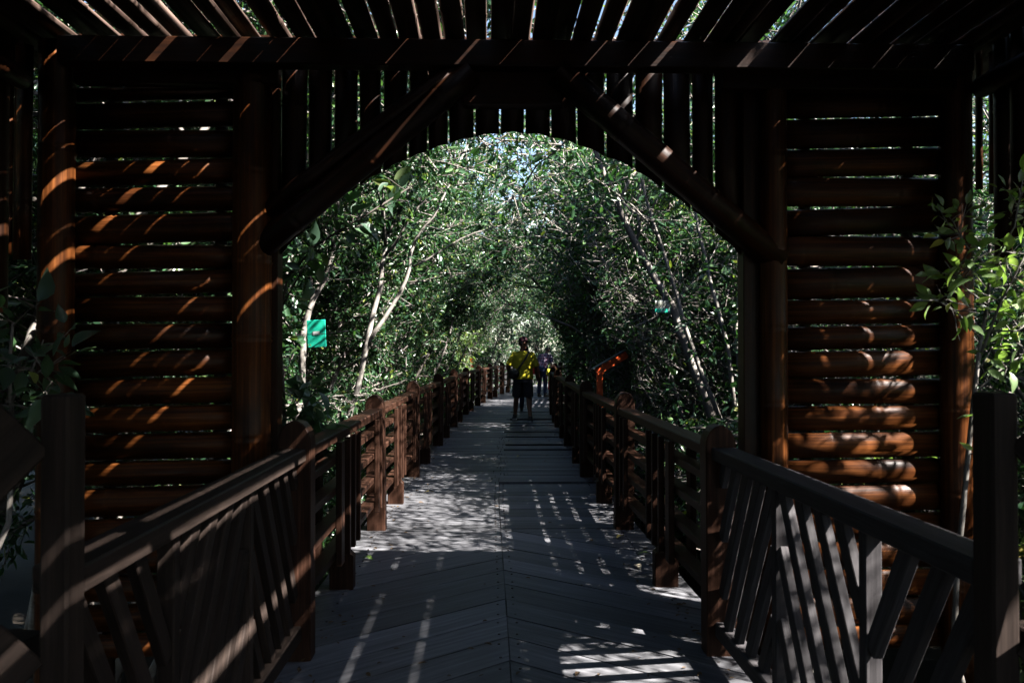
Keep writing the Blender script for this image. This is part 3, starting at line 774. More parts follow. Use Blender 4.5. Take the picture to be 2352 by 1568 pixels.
def forest():
    r = random.Random(5)
    GL = 'leafy mangrove trees crowding the left side of the boardwalk'
    GR = 'leafy mangrove trees crowding the right side of the boardwalk'
    GT = 'thin pale stemmed mangroves in the thicket right of the boardwalk'
    GF = 'tall dark trees closing the far end of the boardwalk'
    GB = 'low leafy bushes at the foot of the boardwalk railings'
    def rot(side): return (0 if side < 0 else math.pi)+r.uniform(-.7, .7)
    # left side
    y = 5.2
    while y < 33:
        for dx in (2.5, 3.8, 5.4, 7.2):
            if dx > 4.5 and y > 26 and r.random() < .4: continue
            if 22.5 < y < 26 and dx < 3: continue
            x = cx(y)-dx+r.uniform(-.5, .4); k = r.choice(('leafyA', 'leafyB', 'leafyC'))
            if abs(y-8)<1.2 and dx < 3: k = 'leafyC'
            plant(k, x, y+r.uniform(-.5, .5), -.8, rot(-1), r.uniform(.85, 1.12), 'mangrove_tree', 'leafy green mangrove tree among others left of the boardwalk', 'tree', GL)
        y += 1.75
    # right side: sparse twiggy thicket near the pavilion, leafy trees farther on
    y = 5.4
    while y < 33:
        for dx in (2.2, 3.4, 4.8, 6.4, 8.2):
            x = cx(y)+dx+r.uniform(-.4, .5); yy = y+r.uniform(-.5, .5)
            if 19.5 < y < 24.5 and dx < 6 and r.random() < .6: continue
            if y < 13 and dx < 5 or y < 10:
                k = r.choice(('thicket', 'thicketB', 'thicket')); plant(k, x, yy, -.8, r.uniform(0, 6.28), r.uniform(.85, 1.15)*(.78 if dx > 3 and y < 10 else 1), 'mangrove_sapling', 'slender pale mangrove clump with sparse leaves right of the boardwalk', 'tree', GT)
            else:
                k = r.choice(('leafyA', 'leafyB', 'leafyC')); plant(k, x, yy, -.8, rot(1), r.uniform(.85, 1.08), 'mangrove_tree', 'leafy green mangrove tree among others right of the boardwalk', 'tree', GR)
        y += 1.75
    for (x, y, sx) in ((-2.7, 7.8, -1), (-2.9, 10.6, -1), (2.9, 10.4, 1), (-3.2, 6.6, -1), (-3.4, 9.0, -1), (3.5, 9.6, 1), (-3.3, 12.5, -1), (3.6, 13.5, 1), (-3.0, 17, -1), (3.9, 18.5, 1), (3.4, 11.6, 1)):
        plant('over', x, y, -.8, 0 if sx < 0 else math.pi, 1.0, 'mangrove_tree', 'leafy green mangrove tree among others %s of the boardwalk' % ('left' if sx < 0 else 'right'), 'tree', GL if sx < 0 else GR)
    for (x, y) in ((4.7, 3.4), (5.5, 3.0)):
        plant('high', x, y, -.8, math.pi+r.uniform(-.4, .4), r.uniform(.98, 1.06), 'mangrove_tree', 'high crowned mangrove reaching towards the pavilion roof from the right', 'tree', 'high crowned mangroves right of the pavilion')
    for (x, y, sx, q) in ((-2.5, 9.3, -1, .74), (2.5, 11.6, 1, .78), (-2.4, 13.2, -1, .80), (-2.3, 16.4, -1, .9), (-3.4, 6.3, -1, .86)):
        plant('over', x, y, -.8, (0 if sx < 0 else math.pi)+r.uniform(-.3, .3), q, 'mangrove_tree', 'leafy green mangrove tree among others %s of the boardwalk' % ('left' if sx < 0 else 'right'), 'tree', GL if sx < 0 else GR)
    for (x, y) in ((2.3, 8.3), (2.9, 8.7), (2.4, 10.2), (2.7, 9.9), (3.4, 9.1), (2.2, 10.5), (3.1, 7.6)):
        plant('thicket', x, y, -.8, r.uniform(0, 6.28), r.uniform(.8, 1.0), 'mangrove_sapling', 'slender pale mangrove clump with sparse leaves right of the boardwalk', 'tree', GT)
    # dapple the boardwalk: leafy crowns whose shade falls on it
    for (x, y) in ((4.4, 9.8), (3.4, 11.2), (4.7, 12.4), (5.2, 13.8), (5.0, 16.2), (4.4, 17.8), (4.6, 19.6), (4.9, 9.0)):
        plant('leafyC', x, y, -.8, rot(1), .98, 'mangrove_tree', 'leafy green mangrove tree among others right of the boardwalk', 'tree', GR)
    for k in range(13):
        x = -7+k*1.6+r.uniform(-.5, .5); plant('tall', x, 38+r.uniform(-2.5, 3), -.8, r.uniform(0, 6.28), r.uniform(.85, 1.1)*(.72 if .5 < x < 5.5 else 1), 'forest_tree', 'tall dark leafy tree closing the far end of the boardwalk', 'tree', GF)
    # trees beside the pavilion
    for (x, y, k) in ((-4.9, 2.6, 'leafyA'), (-4.9, 4.3, 'leafyB'), (-4.3, 3.9, 'thicketB'), (-4.3, 2.9, 'thicketB'), (-6.2, 3.3, 'leafyC'), (-5.2, .6, 'leafyA')):
        plant(k, x, y, -.8, r.uniform(0, 6.28), 1.0, 'mangrove_tree', 'leafy green mangrove tree added on the left of the pavilion', 'tree', 'mangrove trees left of the pavilion')
    for (x, y, k) in ((-4.0, 1.4, 'leafyB'), (-4.1, -.6, 'leafyA'), (-3.9, 5.4, 'leafyB'), (-1.8, -3.6, 'leafyB'), (.4, -3.8, 'leafyA'), (2.0, -4.2, 'leafyC'), (-3.4, -2.6, 'leafyB')):  # forest behind and left, mostly out of view, added to block sky light
        plant(k, x, y, -.8, r.uniform(-.5, .5) if x < -3.7 else 1.57+r.uniform(-.4, .4), 1.08, 'mangrove_tree', 'leafy green mangrove tree added on the left of the pavilion' if y > 0 else 'unseen leafy mangrove tree added at the rear of the pavilion', 'tree', 'mangrove trees left of the pavilion' if y > 0 else 'unseen mangrove trees at the rear of the pavilion')
    for (x, y, k) in ((4.2, 4.4, 'thicketB'), (4.6, 5.6, 'palebush'), (5.6, 4.8, 'leafyC'), (3.6, 5.0, 'palebush'), (6.4, 6.0, 'leafyA'), (6.6, 1.4, 'leafyC'), (5.4, 2.9, 'bush'), (4.8, 1.5, 'bush'), (4.6, 3.4, 'palebush'), (6.2, -.4, 'leafyC'), (4.2, 4.9, 'thicketB'), (3.6, 2.2, 'palebush'), (3.15, 2.75, 'palebush'), (2.95, 3.1, 'bush'), (2.9, 2.4, 'palebush'), (3.3, 3.25, 'bush'), (3.35, 2.3, 'thicketB'), (4.2, .8, 'thicketB')):
        plant(k, x, y, -.8, r.uniform(0, 6.28), 1.0, 'mangrove_tree', 'sunlit mangrove tree seen past the right end of the pavilion', 'tree', 'mangrove trees right of the pavilion')
    y = 5.6
    while y < 24:
        for sx in (-1, 1):
            if sx > 0 and y < 10 and r.random() < .5: continue
            x = cx(y)+sx*r.uniform(1.65, 2.2)
            plant('bush', x, y+r.uniform(-.4, .4), -.8, r.uniform(0, 6.28), r.uniform(.7, 1.0), 'bush', 'low green bush at the foot of the boardwalk railing', 'bush', GB)
        y += 1.3
    plant('palebush', -1.35, 24.5, -.8, .6, 1.25, 'bush', 'bright sunlit pale green bush beside the left railing before the far bend', 'bush', None)
forest()
def woodland():
    """the mass of leaves beyond the trees one can tell apart"""
    r = np.random.RandomState(3); P_ = []
    def block(n, x0, x1, y0, y1, z0, z1):
        c = r.uniform([x0, y0, z0], [x1, y1, z1], (max(1, n//60), 3)); q = np.repeat(c, 60, 0)+r.normal(size=(len(c)*60, 3))*.42; P_.append(q)
    block(18000, -22, 1, 43, 48, -.7, 11); block(6000, 1, 6.5, 43, 48, -.7, 6.3); block(14000, 6.5, 26, 43, 48, -.7, 11)
    block(16000, -12, -9, 2, 44, -.7, 8); block(9000, -10, -7.5, -9, 5, -.7, 8); block(9000, -9, 9, -10, -7, -.7, 7.5); block(7000, 8.5, 11, -8, 9, -.7, 5.5)  # left flank, then unseen masses round the pavilion added to block sky light
    block(12000, 10.5, 13, 8, 44, -.7, 7)
    pos = np.concatenate(P_); k = len(pos); d = r.normal(size=(k, 3)); n = r.normal(size=(k, 3)); n[:, 2] += .5
    ln = r.uniform(.14, .26, k)
    me = leaf_mesh('woodland', pos, d, n, ln, ln*.45, r.rand(k)); o = link('woodland', me, M['leaf_far']); o['kind'] = 'stuff'
    tag(o, 'distant mass of dark green forest leaves behind all the trees, with unseen masses added round the pavilion', 'woodland')
woodland()

# trees one can point to: trunks that follow the photograph
def hero(name, label, cat, stems, bark_m, leaf_m, seed, base, twig=(10, .4, 8), size=.09, t0=.45, limbs=4, tw_r=.005):
    base = Vector(base); t_ = thing(name, label, cat, base); W = Wood(seed)
    for (pts, r0, r1) in stems:
        ps = W.polyl(pts, r0, r1, 9); W.twigs(ps, twig[0], twig[1], twig[2], t0, .35, tw_r)
        for _ in range(limbs):
            u = W.r.uniform(t0, 1)*(len(ps)-1); i = min(int(u), len(ps)-2); q = ps[i].lerp(ps[i+1], u-i); az = W.r.uniform(0, 6.283); e = W.r.uniform(.2, 1.0)
            lb = W.limb(q, (math.cos(az)*math.cos(e), math.sin(az)*math.cos(e), math.sin(e)), W.r.uniform(.6, 1.2), r1*.9, r1*.3, 5, 5, .25)
            W.twigs(lb, twig[0], twig[1], twig[2], .2, .3, tw_r)
    W.mb.build('trunk', bark_m, t_, True)
    if W.lp: link('crown', W.leafmesh('crown', size, base), leaf_m, t_)
    return t_
def PP(lst, Y, base=None):
    out = [] if base is None else [Vector(base)]
    for q in lst:
        out.append(P(q[0], q[1], q[2] if len(q) > 2 else Y))
    return out
def ext(pts, dx, dz, n=2):
    p = pts[-1]; return pts+[p+Vector((dx*i, .1*i, dz*i)) for i in range(1, n+1)]
b = (-1.62, 8.5, -.85)
hero('mangrove_tree', 'pale forked mangrove trunk rising left of the boardwalk behind the railing', 'tree', [
    (PP([(800, 960), (822, 890), (838, 810), (849, 756), (859, 710), (874, 661), (877, 608), (887, 559), (890, 539)], 8.5, b), .034, .021),
    (ext(PP([(890, 539), (879, 509), (877, 486), (868, 440)], 8.5), -.05, .5), .016, .008),
    (ext(PP([(890, 539), (903, 517), (915, 489), (935, 453), (938, 424)], 8.5), .1, .4), .018, .008),
    (ext(PP([(838, 800), (862, 760), (882, 733), (902, 700), (922, 667), (933, 641), (941, 615), (943, 582), (956, 549), (978, 516), (997, 496), (1007, 476)], 8.5), .15, .35), .026, .009),
    (ext(PP([(941, 615), (975, 600), (1010, 578), (1060, 548), (1090, 535)], 8.5), .3, .1), .011, .005)],
    M['bark_pale'], M['leaf'], 31, b, (7, .4, 7), .085, .6, 2)
b = (-2.0, 7.4, -.85)
hero('mangrove_tree', 'crooked pale mangrove trunk holding the plain green placard on the left', 'tree', [
    (ext(PP([(692, 900), (694, 830), (697, 760), (709, 717), (719, 687), (734, 661), (750, 638), (765, 580), (772, 500)], 7.4, b), .05, .5), .036, .014),
    (ext(PP([(719, 687), (714, 655), (717, 620)], 7.4), -.1, .5), .018, .009)], M['bark_pale'], M['leaf'], 32, b, (8, .4, 8), .085, .55, 3)
b = (2.35, 7.5, -.85)
hero('mangrove_tree', 'thick leaning mangrove trunk behind the hanging photo placard on the right', 'tree', [
    (ext(PP([(1640, 975), (1625, 925), (1596, 852), (1580, 806), (1561, 756), (1547, 707), (1527, 677), (1507, 644), (1484, 602), (1461, 559), (1438, 516), (1425, 486), (1412, 443), (1388, 404), (1372, 358)], 7.5, b), -.15, .5), .045, .020),
    (ext(PP([(1461, 559), (1470, 520), (1462, 470)], 7.5), .1, .4), .016, .008)], M['bark'], M['leaf'], 33, b, (6, .42, 7), .085, .6, 3)
b = (2.5, 7.8, -.85)
hero('mangrove_tree', 'slim pale mangrove stem just right of the thick leaning trunk', 'tree', [
    (ext(PP([(1660, 975), (1612, 859), (1593, 806), (1570, 740), (1556, 681), (1543, 641), (1532, 605), (1519, 562), (1504, 522), (1491, 483)], 7.3, b), -.1, .5), .024, .011)], M['bark_pale'], M['leaf'], 34, b, (7, .4, 6), .085, .5, 3)
b = (2.75, 7.6, -.85)
hero('mangrove_tree', 'slim upright mangrove stems beside the right edge of the arch', 'tree', [
    (ext(PP([(1690, 960), (1672, 800), (1653, 723), (1632, 648), (1616, 575), (1606, 536), (1598, 490)], 7.2, b), -.1, .5), .022, .010),
    (ext(PP([(1700, 900), (1690, 760), (1698, 660), (1702, 590)], 7.0, b), .05, .5), .016, .009)], M['bark_pale'], M['leaf'], 35, b, (7, .4, 5), .08, .4, 3)
b = (2.35, 11.0, -.85)
hero('mangrove_tree', 'dark bending mangrove trunk in the shade right of the walking man', 'tree', [
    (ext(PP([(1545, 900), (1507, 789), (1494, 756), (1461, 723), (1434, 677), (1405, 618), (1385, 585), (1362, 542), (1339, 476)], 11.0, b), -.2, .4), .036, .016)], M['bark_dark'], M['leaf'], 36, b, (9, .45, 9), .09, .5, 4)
b = (2.3, 12.4, -.85)
hero('leaning_branch', 'bare thin stem slanting down towards the orange sign', 'branch', [
    (PP([(1475, 930), (1440, 855), (1428, 839), (1408, 822), (1395, 809), (1362, 783), (1313, 750), (1263, 730), (1225, 712)], 12.0, b), .026, .012)], M['bark'], M['leaf'], 37, b, (0, .4, 6), .09, .8, 0)

def shrub(name, label, stems, bark_m, leaf_m, seed, base, sprigs, size, tl, leaves, t0=.5, loose=None):
    base = Vector(base); t_ = thing(name, label, 'shrub', base); W = Wood(seed)
    for (pts, r0, r1) in stems:
        ps = W.polyl(pts, r0, r1, 7); W.twigs(ps, sprigs, tl, leaves, t0, .25, .0035, 4)
    W.mb.build('stem', bark_m, t_, True)
    link('foliage', W.leafmesh('foliage', size, base, .8, True), leaf_m, t_, True)
b = (2.12, 3.35, -.85)
shrub('shrub', 'sunlit young shrub with fresh green leaves at the right side opening', [
    ([Vector(b)]+[P(*q, 3.35) for q in ((2190, 1500), (2198, 1300), (2212, 1170), (2225, 1030), (2238, 900), (2250, 800), (2268, 700), (2275, 620), (2272, 545))], .014, .006),
    ([P(*q) for q in ((2250, 820, 3.35), (2300, 690, 3.3), (2370, 560, 3.2))], .007, .003),
    ([P(*q) for q in ((2268, 700, 3.35), (2215, 660, 3.3), (2170, 600, 3.2))], .004, .0025),
    ([P(*q) for q in ((2255, 780, 3.35), (2200, 720, 3.25), (2155, 690, 3.2))], .004, .0025),
    ([P(*q) for q in ((2275, 620, 3.35), (2215, 560, 3.3), (2190, 510, 3.3))], .004, .0025),
    ([P(*q) for q in ((2260, 760, 3.35), (2340, 760, 3.3), (2400, 700, 3.3))], .005, .0025),
    ([P(*q) for q in ((2240, 900, 3.35), (2320, 830, 3.4), (2390, 800, 3.4))], .005, .0025),
    ([P(*q) for q in ((2275, 620, 3.35), (2330, 520, 3.2), (2352, 400, 3.2))], .005, .0025)],
    M['bark_pale'], M['leaf_pale'], 41, b, 8, .066, .12, 4, .42)
b = (-2.75, 3.5, -.85)
shrub('shrub', 'shadowed shrub with big dark leaves at the left side opening', [
    ([Vector(b)]+[P(*q, 3.5) for q in ((20, 1200), (30, 1000), (20, 850), (30, 740))], .014, .006),
    ([P(*q, 3.5) for q in ((25, 920), (70, 860), (100, 780))], .006, .003),
    ([P(*q, 3.5) for q in ((25, 980), (90, 930), (130, 870))], .006, .003),
    ([P(*q, 3.5) for q in ((20, 1000), (-40, 880), (-60, 760))], .006, .003)],
    M['bark'], M['leaf_broad'], 42, b, 6, .105, .18, 4, .3)
b = (-1.75, 4.9, -.85)
shrub('shrub', 'shadowed broad-leaved shrub just beyond the left foot of the arch', [
    ([Vector(b)]+[P(*q, 4.9) for q in ((640, 1150), (655, 1000), (650, 880), (640, 740), (660, 640))], .016, .007),
    ([P(*q, 4.9) for q in ((655, 1000), (690, 950), (720, 900))], .006, .003),
    ([P(*q, 4.9) for q in ((650, 700), (700, 610), (740, 560))], .006, .003),
    ([P(*q, 4.9) for q in ((655, 640), (730, 560), (830, 500), (950, 425))], .009, .004),
    ([P(*q, 4.9) for q in ((655, 1000), (700, 1010), (740, 960))], .005, .003)],
    M['bark_dark'], M['leaf_broad'], 43, b, 9, .105, .19, 5, .35)

# ------------------------------------------------------------------ signs
def board(mb, c, ax, az, ay, w_, h_, th):
    mb.prism([(-w_/2, -h_/2), (w_/2, -h_/2), (w_/2, h_/2), (-w_/2, h_/2)], c, ax, az, ay, th)
def lectern(label, x, y, sgn, sc=1.0):
    t_ = thing('trail_sign', label, 'sign', (x, y, -.8), 'orange lectern signs beside the railings')
    for dy in (0,):
        mb = MB(); mb.bar((x, y+dy, -.85), (x, y+dy, 1.20), .075, .05, (0, 1, 0)); mb.build('leg', M['orange'], t_, bevel=.004)
        mb = MB(); mb.bar((x-sgn*.045, y+dy, 1.19), (x+sgn*.33, y+dy, 1.405), .06, .085); mb.build('arm', M['orange'], t_, bevel=.004)
    d = Vector((sgn*.375, 0, .215)).normalized(); n = Vector((-sgn*d.z, 0, abs(d.x)))
    mb = MB(); board(mb, Vector((x+sgn*.145, y+.05, 1.30))+n*.052, d, (0, 1, 0), n, .47, .18, .012); mb.build('sign_panel', M['signface'], t_, bevel=.002)
lectern('orange lectern sign with a tilted panel behind the right railing', 1.235, 9.9, 1)
lectern('small orange lectern sign far off behind the left railing near the bend', -.62, 25.3, -1)
# plain green placard on the left trunk
c = P(727, 766, 7.25); t_ = thing('placard', 'plain green placard fixed to a pale trunk on the left', 'sign', c)
ax = Vector((.96, -.28, .04)).normalized(); az = Vector((-.05, 0, 1)); ay = ax.cross(az)
mb = MB(); board(mb, c, ax, az, ay, .178, .238, .006); o = mb.build('board', M['sign_green'], t_, bevel=.003)
mb = MB(); board(mb, c-ay*-.005+az*.005, ax, az, ay, .06, .028, .003)
mb2 = MB(); board(mb2, c+az*.005-ay*.0045 if ay.y > 0 else c+az*.005+ay*.0045, ax, az, ay, .062, .03, .003); mb2.build('pale_mark', M['sign_pale'], t_)
mb = MB(); mb.tube([P(*q, 7.2) for q in ((560, 768), (640, 769), (705, 768), (750, 766), (800, 760))], .0035, 6); o = mb.build('wire', M['wire']); tag(o, 'thin black wire stretched level across the green placard', 'wire')
# hanging photo placard on the right trunk
c = P(1522, 704, 7.25); t_ = thing('placard', 'small hanging placard, photo above a green strip, on the right trunk', 'sign', c)
ax = Vector((1, .12, .0)).normalized(); az = Vector((0, 0, 1)); ay = ax.cross(az)
if ay.y > 0: ay = -ay
mb = MB(); board(mb, c, ax, az, ay, .140, .104, .005); mb.build('board', M['sign_pale'], t_, bevel=.002)
mb = MB(); board(mb, c+az*.016+ay*.0035, ax, az, ay, .136, .068, .003); mb.build('photo', M['print'], t_)
mb = MB(); board(mb, c-az*.035+ay*.0035, ax, az, ay, .136, .032, .003); mb.build('green_strip', M['sign_green'], t_)
for k, (u, z, w_) in enumerate(((0, -.026, .055), (.002, -.036, .045), (-.004, -.044, .030))):
    mb = MB(); board(mb, c+ax*u+az*z+ay*.0058, ax, az, ay, w_, .004, .002); mb.build('caption_line', M['sign_pale'], t_)
mb = MB(); board(mb, c+ax*.056-az*.035+ay*.0058, ax, az, ay, .018, .024, .002); mb.build('white_emblem', M['sign_pale'], t_)
mb = MB(); mb.tube([c+az*.052, c+az*.09+ax*.012, c+az*.14+ax*.006, c+az*.20-ax*.004], .0022, 6); mb.build('string', M['string'], t_)

# ------------------------------------------------------------------ fallen leaves
def fallen(px, py, label, mat, ln, a):
    c = PZ(px, py, .006); pts = []; mb = MB(); n = 9
    top, bot = [], []
    for i in range(n):
        f = i/(n-1); wd = math.sin(math.pi*min(1, f*1.02))**.8*.22*ln; zz = .004+.018*math.sin(f*3.0)
        top.append((f*ln-ln/2, wd, zz)); bot.append((f*ln-ln/2, -wd, zz+.006))
    vs = [(x, 0, z-.003) for x, _, z in top]+top+bot
    ca, sa = math.cos(a), math.sin(a); vs = [(c.x+x*ca-y*sa, c.y+x*sa+y*ca, z) for x, y, z in vs]
    fs = []
    for i in range(n-1): fs += [(i, i+1, n+i+1, n+i), (i+1, i, 2*n+i, 2*n+i+1)]
    mb.add(vs, fs, vs, .5); o = mb.build('fallen_leaf', mat, None, True, origin=c); o.location = c
    tag(o, label, 'leaf', 'fallen leaves lying on the deck')
fallen(985, 1130, 'yellow fallen leaf on the deck near the left railing', M['dry_yellow'] if 'dry_yellow' in M else M['dry_leaf'], .10, .4)
fallen(1464, 1302, 'pale dry leaf on the sunlit deck beside the right stub post', M['dry_pale'], .10, 1.9)
fallen(1425, 1233, 'curled yellow-green leaf near the right railing post', M['dry_leaf'], .11, .9)
fallen(1480, 1272, 'flat green leaf on the sunlit deck at right', M['green_leaf'], .10, .1)
fallen(845, 1283, 'dull green leaf on the shaded deck at left', M['green_leaf'], .09, 2.6)
fallen(1190, 1048, 'tiny yellow leaf lying mid-deck behind the walking man', M['dry_leaf'], .07, 1.2)

def litter():
    """crumbs of leaf and bark that gather along the edges of the deck"""
    r = np.random.RandomState(9); k = 260
    y = 3.6+r.rand(k)**1.6*14; e = np.sign(r.rand(k)-.5)*(1.02-np.abs(r.normal(0, .16, k))); e = np.where(r.rand(k) < .25, r.uniform(-.95, .95, k), e)
    pos = np.stack([e+np.interp(y, CY, CX), y, np.full(k, .006)], 1); a = r.rand(k)*6.28
    d = np.stack([np.cos(a), np.sin(a), r.uniform(.0, .25, k)], 1); n = np.stack([r.normal(0, .2, k), r.normal(0, .2, k), np.ones(k)], 1)
    ln = r.uniform(.015, .05, k); o = link('leaf_litter', leaf_mesh('leaf_litter', pos, d, n, ln, ln*.5, r.rand(k)), M['litter']); o['kind'] = 'stuff'
    tag(o, 'brown crumbs of leaf and bark strewn along the deck edges', 'litter')
litter()

# ------------------------------------------------------------------ people
def remesh(mb, name, vox, smooth=4, origin=(0, 0, 0)):
    me = mb.mesh(name, origin); o = bpy.data.objects.new('tmp', me); col.objects.link(o)
    m = o.modifiers.new('r', 'REMESH'); m.mode = 'VOXEL'; m.voxel_size = vox
    s = o.modifiers.new('s', 'SMOOTH'); s.factor = .5; s.iterations = smooth
    dg = bpy.context.evaluated_depsgraph_get(); dg.update()
    out = bpy.data.meshes.new_from_object(o.evaluated_get(dg)); out.name = name
    bpy.data.objects.remove(o); bpy.data.meshes.remove(me)
    k = len(out.vertices)
    for an, ty in (('rnd', 'FLOAT'),):
        if an not in out.attributes: out.attributes.new(an, ty, 'POINT')
    return out
def rz(a): return Matrix.Rotation(a, 3, 'Z')
def hand(mb, wrist, d, palm_n, s, sc=1.0, curl=.55):
    """palm and five bent fingers; d = pointing direction, palm_n = where the palm faces, s = +1/-1 thumb side"""
    d = Vector(d).normalized(); n = Vector(palm_n); n = (n-d*n.dot(d)).normalized(); a = d.cross(n)*s
    w = Vector(wrist)
    rot = Matrix((a, d, n)).transposed()
    mb.ell(w+d*.045*sc, .040*sc, .055*sc, .017*sc, rot)
    for k, (o, ln) in enumerate(((.030, .070), (.010, .078), (-.011, .073), (-.031, .058))):
        p = w+d*.085*sc+a*o*sc; dd = d.copy(); pts = [p-d*.02*sc]
        for j, f in enumerate((.45, .32, .23)):
            dd = (dd+n*curl*(.45+.25*j)).normalized(); pts.append(pts[-1]+dd*ln*f*sc*1.15)
        mb.tube(pts, [.0095*sc, .009*sc, .0083*sc, .007*sc], 8)
    p = w+d*.03*sc+a*.034*sc; mb.tube([p-a*.01*sc, p+(a*.7+d*.6+n*.4)*.032*sc, p+(a*.55+d*1.25+n*.75)*.048*sc], [.012*sc, .0105*sc, .008*sc], 8)
def person(label, loc, yaw, ht, cfg):
    """cfg: feet, knees, arms, head turn, bend, clothes; local frame x right, y ahead, z up, 1.72 m tall"""
    t_ = thing('person', label, 'person', loc); t_.rotation_euler = (0, 0, yaw); sc = ht/1.72; t_.scale = (sc,)*3
    bend = cfg.get('bend', 0.0); fat = cfg.get('fat', 1.0); kid = cfg.get('kid', 1.0)
    hip = Vector((0, 0, .90))
    def B(p):                        # bend the upper body forward round the hips
        p = Vector(p)-hip; return hip+Matrix.Rotation(-bend, 3, 'X') @ p
    Rb = Matrix.Rotation(-bend, 3, 'X')
    body = MB()
    T = [(.84, .150, .110), (.92, .165, .122), (1.02, .158, .118), (1.15, .165, .118), (1.28, .182, .118), (1.37, .172, .102), (1.43, .120, .085), (1.465, .066, .062), (1.52, .056, .058), (1.57, .058, .062)]
    body.loft([(B((0, 0, z)), rx*(fat if z < 1.4 else 1), ry*(fat if z < 1.4 else 1), Rb) for z, rx, ry in T], 24)
    ht_ = cfg.get('turn', 0.0); hr = Rb @ rz(ht_) @ Matrix.Rotation(-cfg.get('nod', .1), 3, 'X'); hc = B((0, .012, 1.625))
    def H(p): return hc+hr @ Vector(p)
    body.ell(H((0, 0, .008)), .074, .092, .108, hr, 18, 14); body.ell(H((0, .028, -.055)), .055, .062, .062, hr)
    body.tube([H((0, .082, .022)), H((0, .108, -.012)), H((0, .090, -.022))], [.009, .014, .010], 8)      # nose
    body.ell(H((0, .085, -.052)), .024, .012, .009, hr); body.ell(H((0, .082, -.092)), .02, .016, .014, hr)   # lips, chin
    for sx in (-1, 1):
        body.ell(H((sx*.077, -.004, -.008)), .010, .020, .033, hr)                                            # ears
        sh = B((sx*.178*(.92+.08*fat), 0, 1.375)); el, wr = Vector(cfg['elbow'][sx]), Vector(cfg['wrist'][sx])
        el, wr = B(el) if bend else el, B(wr) if bend else wr
        body.tube([sh, sh.lerp(el, .5), el], [.054, .049, .041], 12); body.ell(sh, .058, .056, .058); body.ell(el, .041, .041, .041)
        body.tube([el, el.lerp(wr, .35), wr], [.041, .041, .027], 12); body.ell(wr, .027, .025, .027)
        hd = (wr-el).normalized(); hand(body, wr, hd, cfg.get('palm', {}).get(sx, (-sx, .15, 0)), -sx if False else sx)
        hp = Vector((sx*.088, 0, .86)); kn, an = Vector(cfg['knee'][sx]), Vector(cfg['ankle'][sx])
        body.tube([hp, hp.lerp(kn, .5), kn], [.088*fat, .074*fat, .055], 14); body.ell(hp, .09*fat, .09*fat, .09); body.ell(kn, .055, .057, .057)
        body.tube([kn, kn.lerp(an, .3), kn.lerp(an, .65), an], [.052, .058, .044, .034], 14)
        ft = Vector(cfg['toe'][sx]); body.ell(an, .036, .04, .04); body.tube([an+Vector((0, 0, -.02)), an.lerp(ft, .6), ft], [.038, .036, .028], 10)
    link('body', remesh(body, 'body', .0062, 3), M['skin'], t_, True)
    # shirt
    sh_ = MB(); k = 1.0
    TS = [(cfg.get('hem', .88), .186, .146), (.95, .188, .148), (1.05, .180, .142), (1.16, .182, .138), (1.28, .198, .136), (1.37, .188, .118), (1.425, .135, .098), (1.452, .088, .080)]
    sh_.loft([(B((.004*math.sin(z*40), 0, z)), rx*fat+.004, ry*fat, Rb) for z, rx, ry in TS], 28)
    for sx in (-1, 1):
        s0 = B((sx*.178*(.92+.08*fat), 0, 1.375)); el, wr = Vector(cfg['elbow'][sx]), Vector(cfg['wrist'][sx])
        el, wr = (B(el), B(wr)) if bend else (el, wr)
        sh_.ell(s0, .072, .074, .070); e = s0.lerp(el, cfg.get('sleeve', .82))
        if cfg.get('long'): sh_.tube([s0, el, el.lerp(wr, .9)], [.070, .058, .040], 14); sh_.ell(el, .058, .058, .058)
        else: sh_.tube([s0, s0.lerp(e, .5), e], [.070, .072, .074], 16)
    link('shirt', remesh(sh_, 'shirt', .009, 3), cfg['shirt'], t_, True)
    # shorts or trousers
    st = MB(); st.loft([((0, 0, z), rx*fat, ry*fat, None) for z, rx, ry in ((.80, .155, .125), (.86, .176, .136), (.93, .176, .136), (.97, .168, .130))], 24)
    for sx in (-1, 1):
        hp = Vector((sx*.088, 0, .85)); kn, an = Vector(cfg['knee'][sx]), Vector(cfg['ankle'][sx])
        if cfg.get('trousers'):
            st.tube([hp, hp.lerp(kn, .5), kn, kn.lerp(an, .5), kn.lerp(an, .93)], [.102*fat, .088*fat, .070, .064, .058], 16); st.ell(kn, .07, .07, .07)
        else:
            e = hp.lerp(kn, .93); st.tube([hp, hp.lerp(e, .5), e], [.104*fat, .099*fat, .090*fat], 18)
        st.ell(hp, .1*fat, .1*fat, .09)
    link('trousers' if cfg.get('trousers') else 'shorts', remesh(st, 'shorts', .009, 3), cfg['pants'], t_, True)
    # shoes with soles
    for sx in (-1, 1):
        an, ft = Vector(cfg['ankle'][sx]), Vector(cfg['toe'][sx]); d = (ft-an); d.z = 0; d.normalize(); a = Vector((d.y, -d.x, 0))
        tilt = Vector((d.x, d.y, (ft.z-.035-(an.z-.075))/max(.05, (Vector((ft.x-an.x, ft.y-an.y, 0)).length)))).normalized(); up = a.cross(tilt)
        if up.z < 0: up = -up
        heel = an-up*.055-tilt*.055; mb = MB()
        rot = Matrix((a, tilt, up)).transposed()
        mb.loft([(heel+tilt*(.005)+up*.02, .030, .040, Matrix((a, up, -tilt)).transposed()), (heel+tilt*.05+up*.032, .040, .055, Matrix((a, up, -tilt)).transposed()), (heel+tilt*.13+up*.028, .043, .046, Matrix((a, up, -tilt)).transposed()), (heel+tilt*.21+up*.018, .044, .034, Matrix((a, up, -tilt)).transposed()), (heel+tilt*.265+up*.012, .028, .022, Matrix((a, up, -tilt)).transposed())], 14)
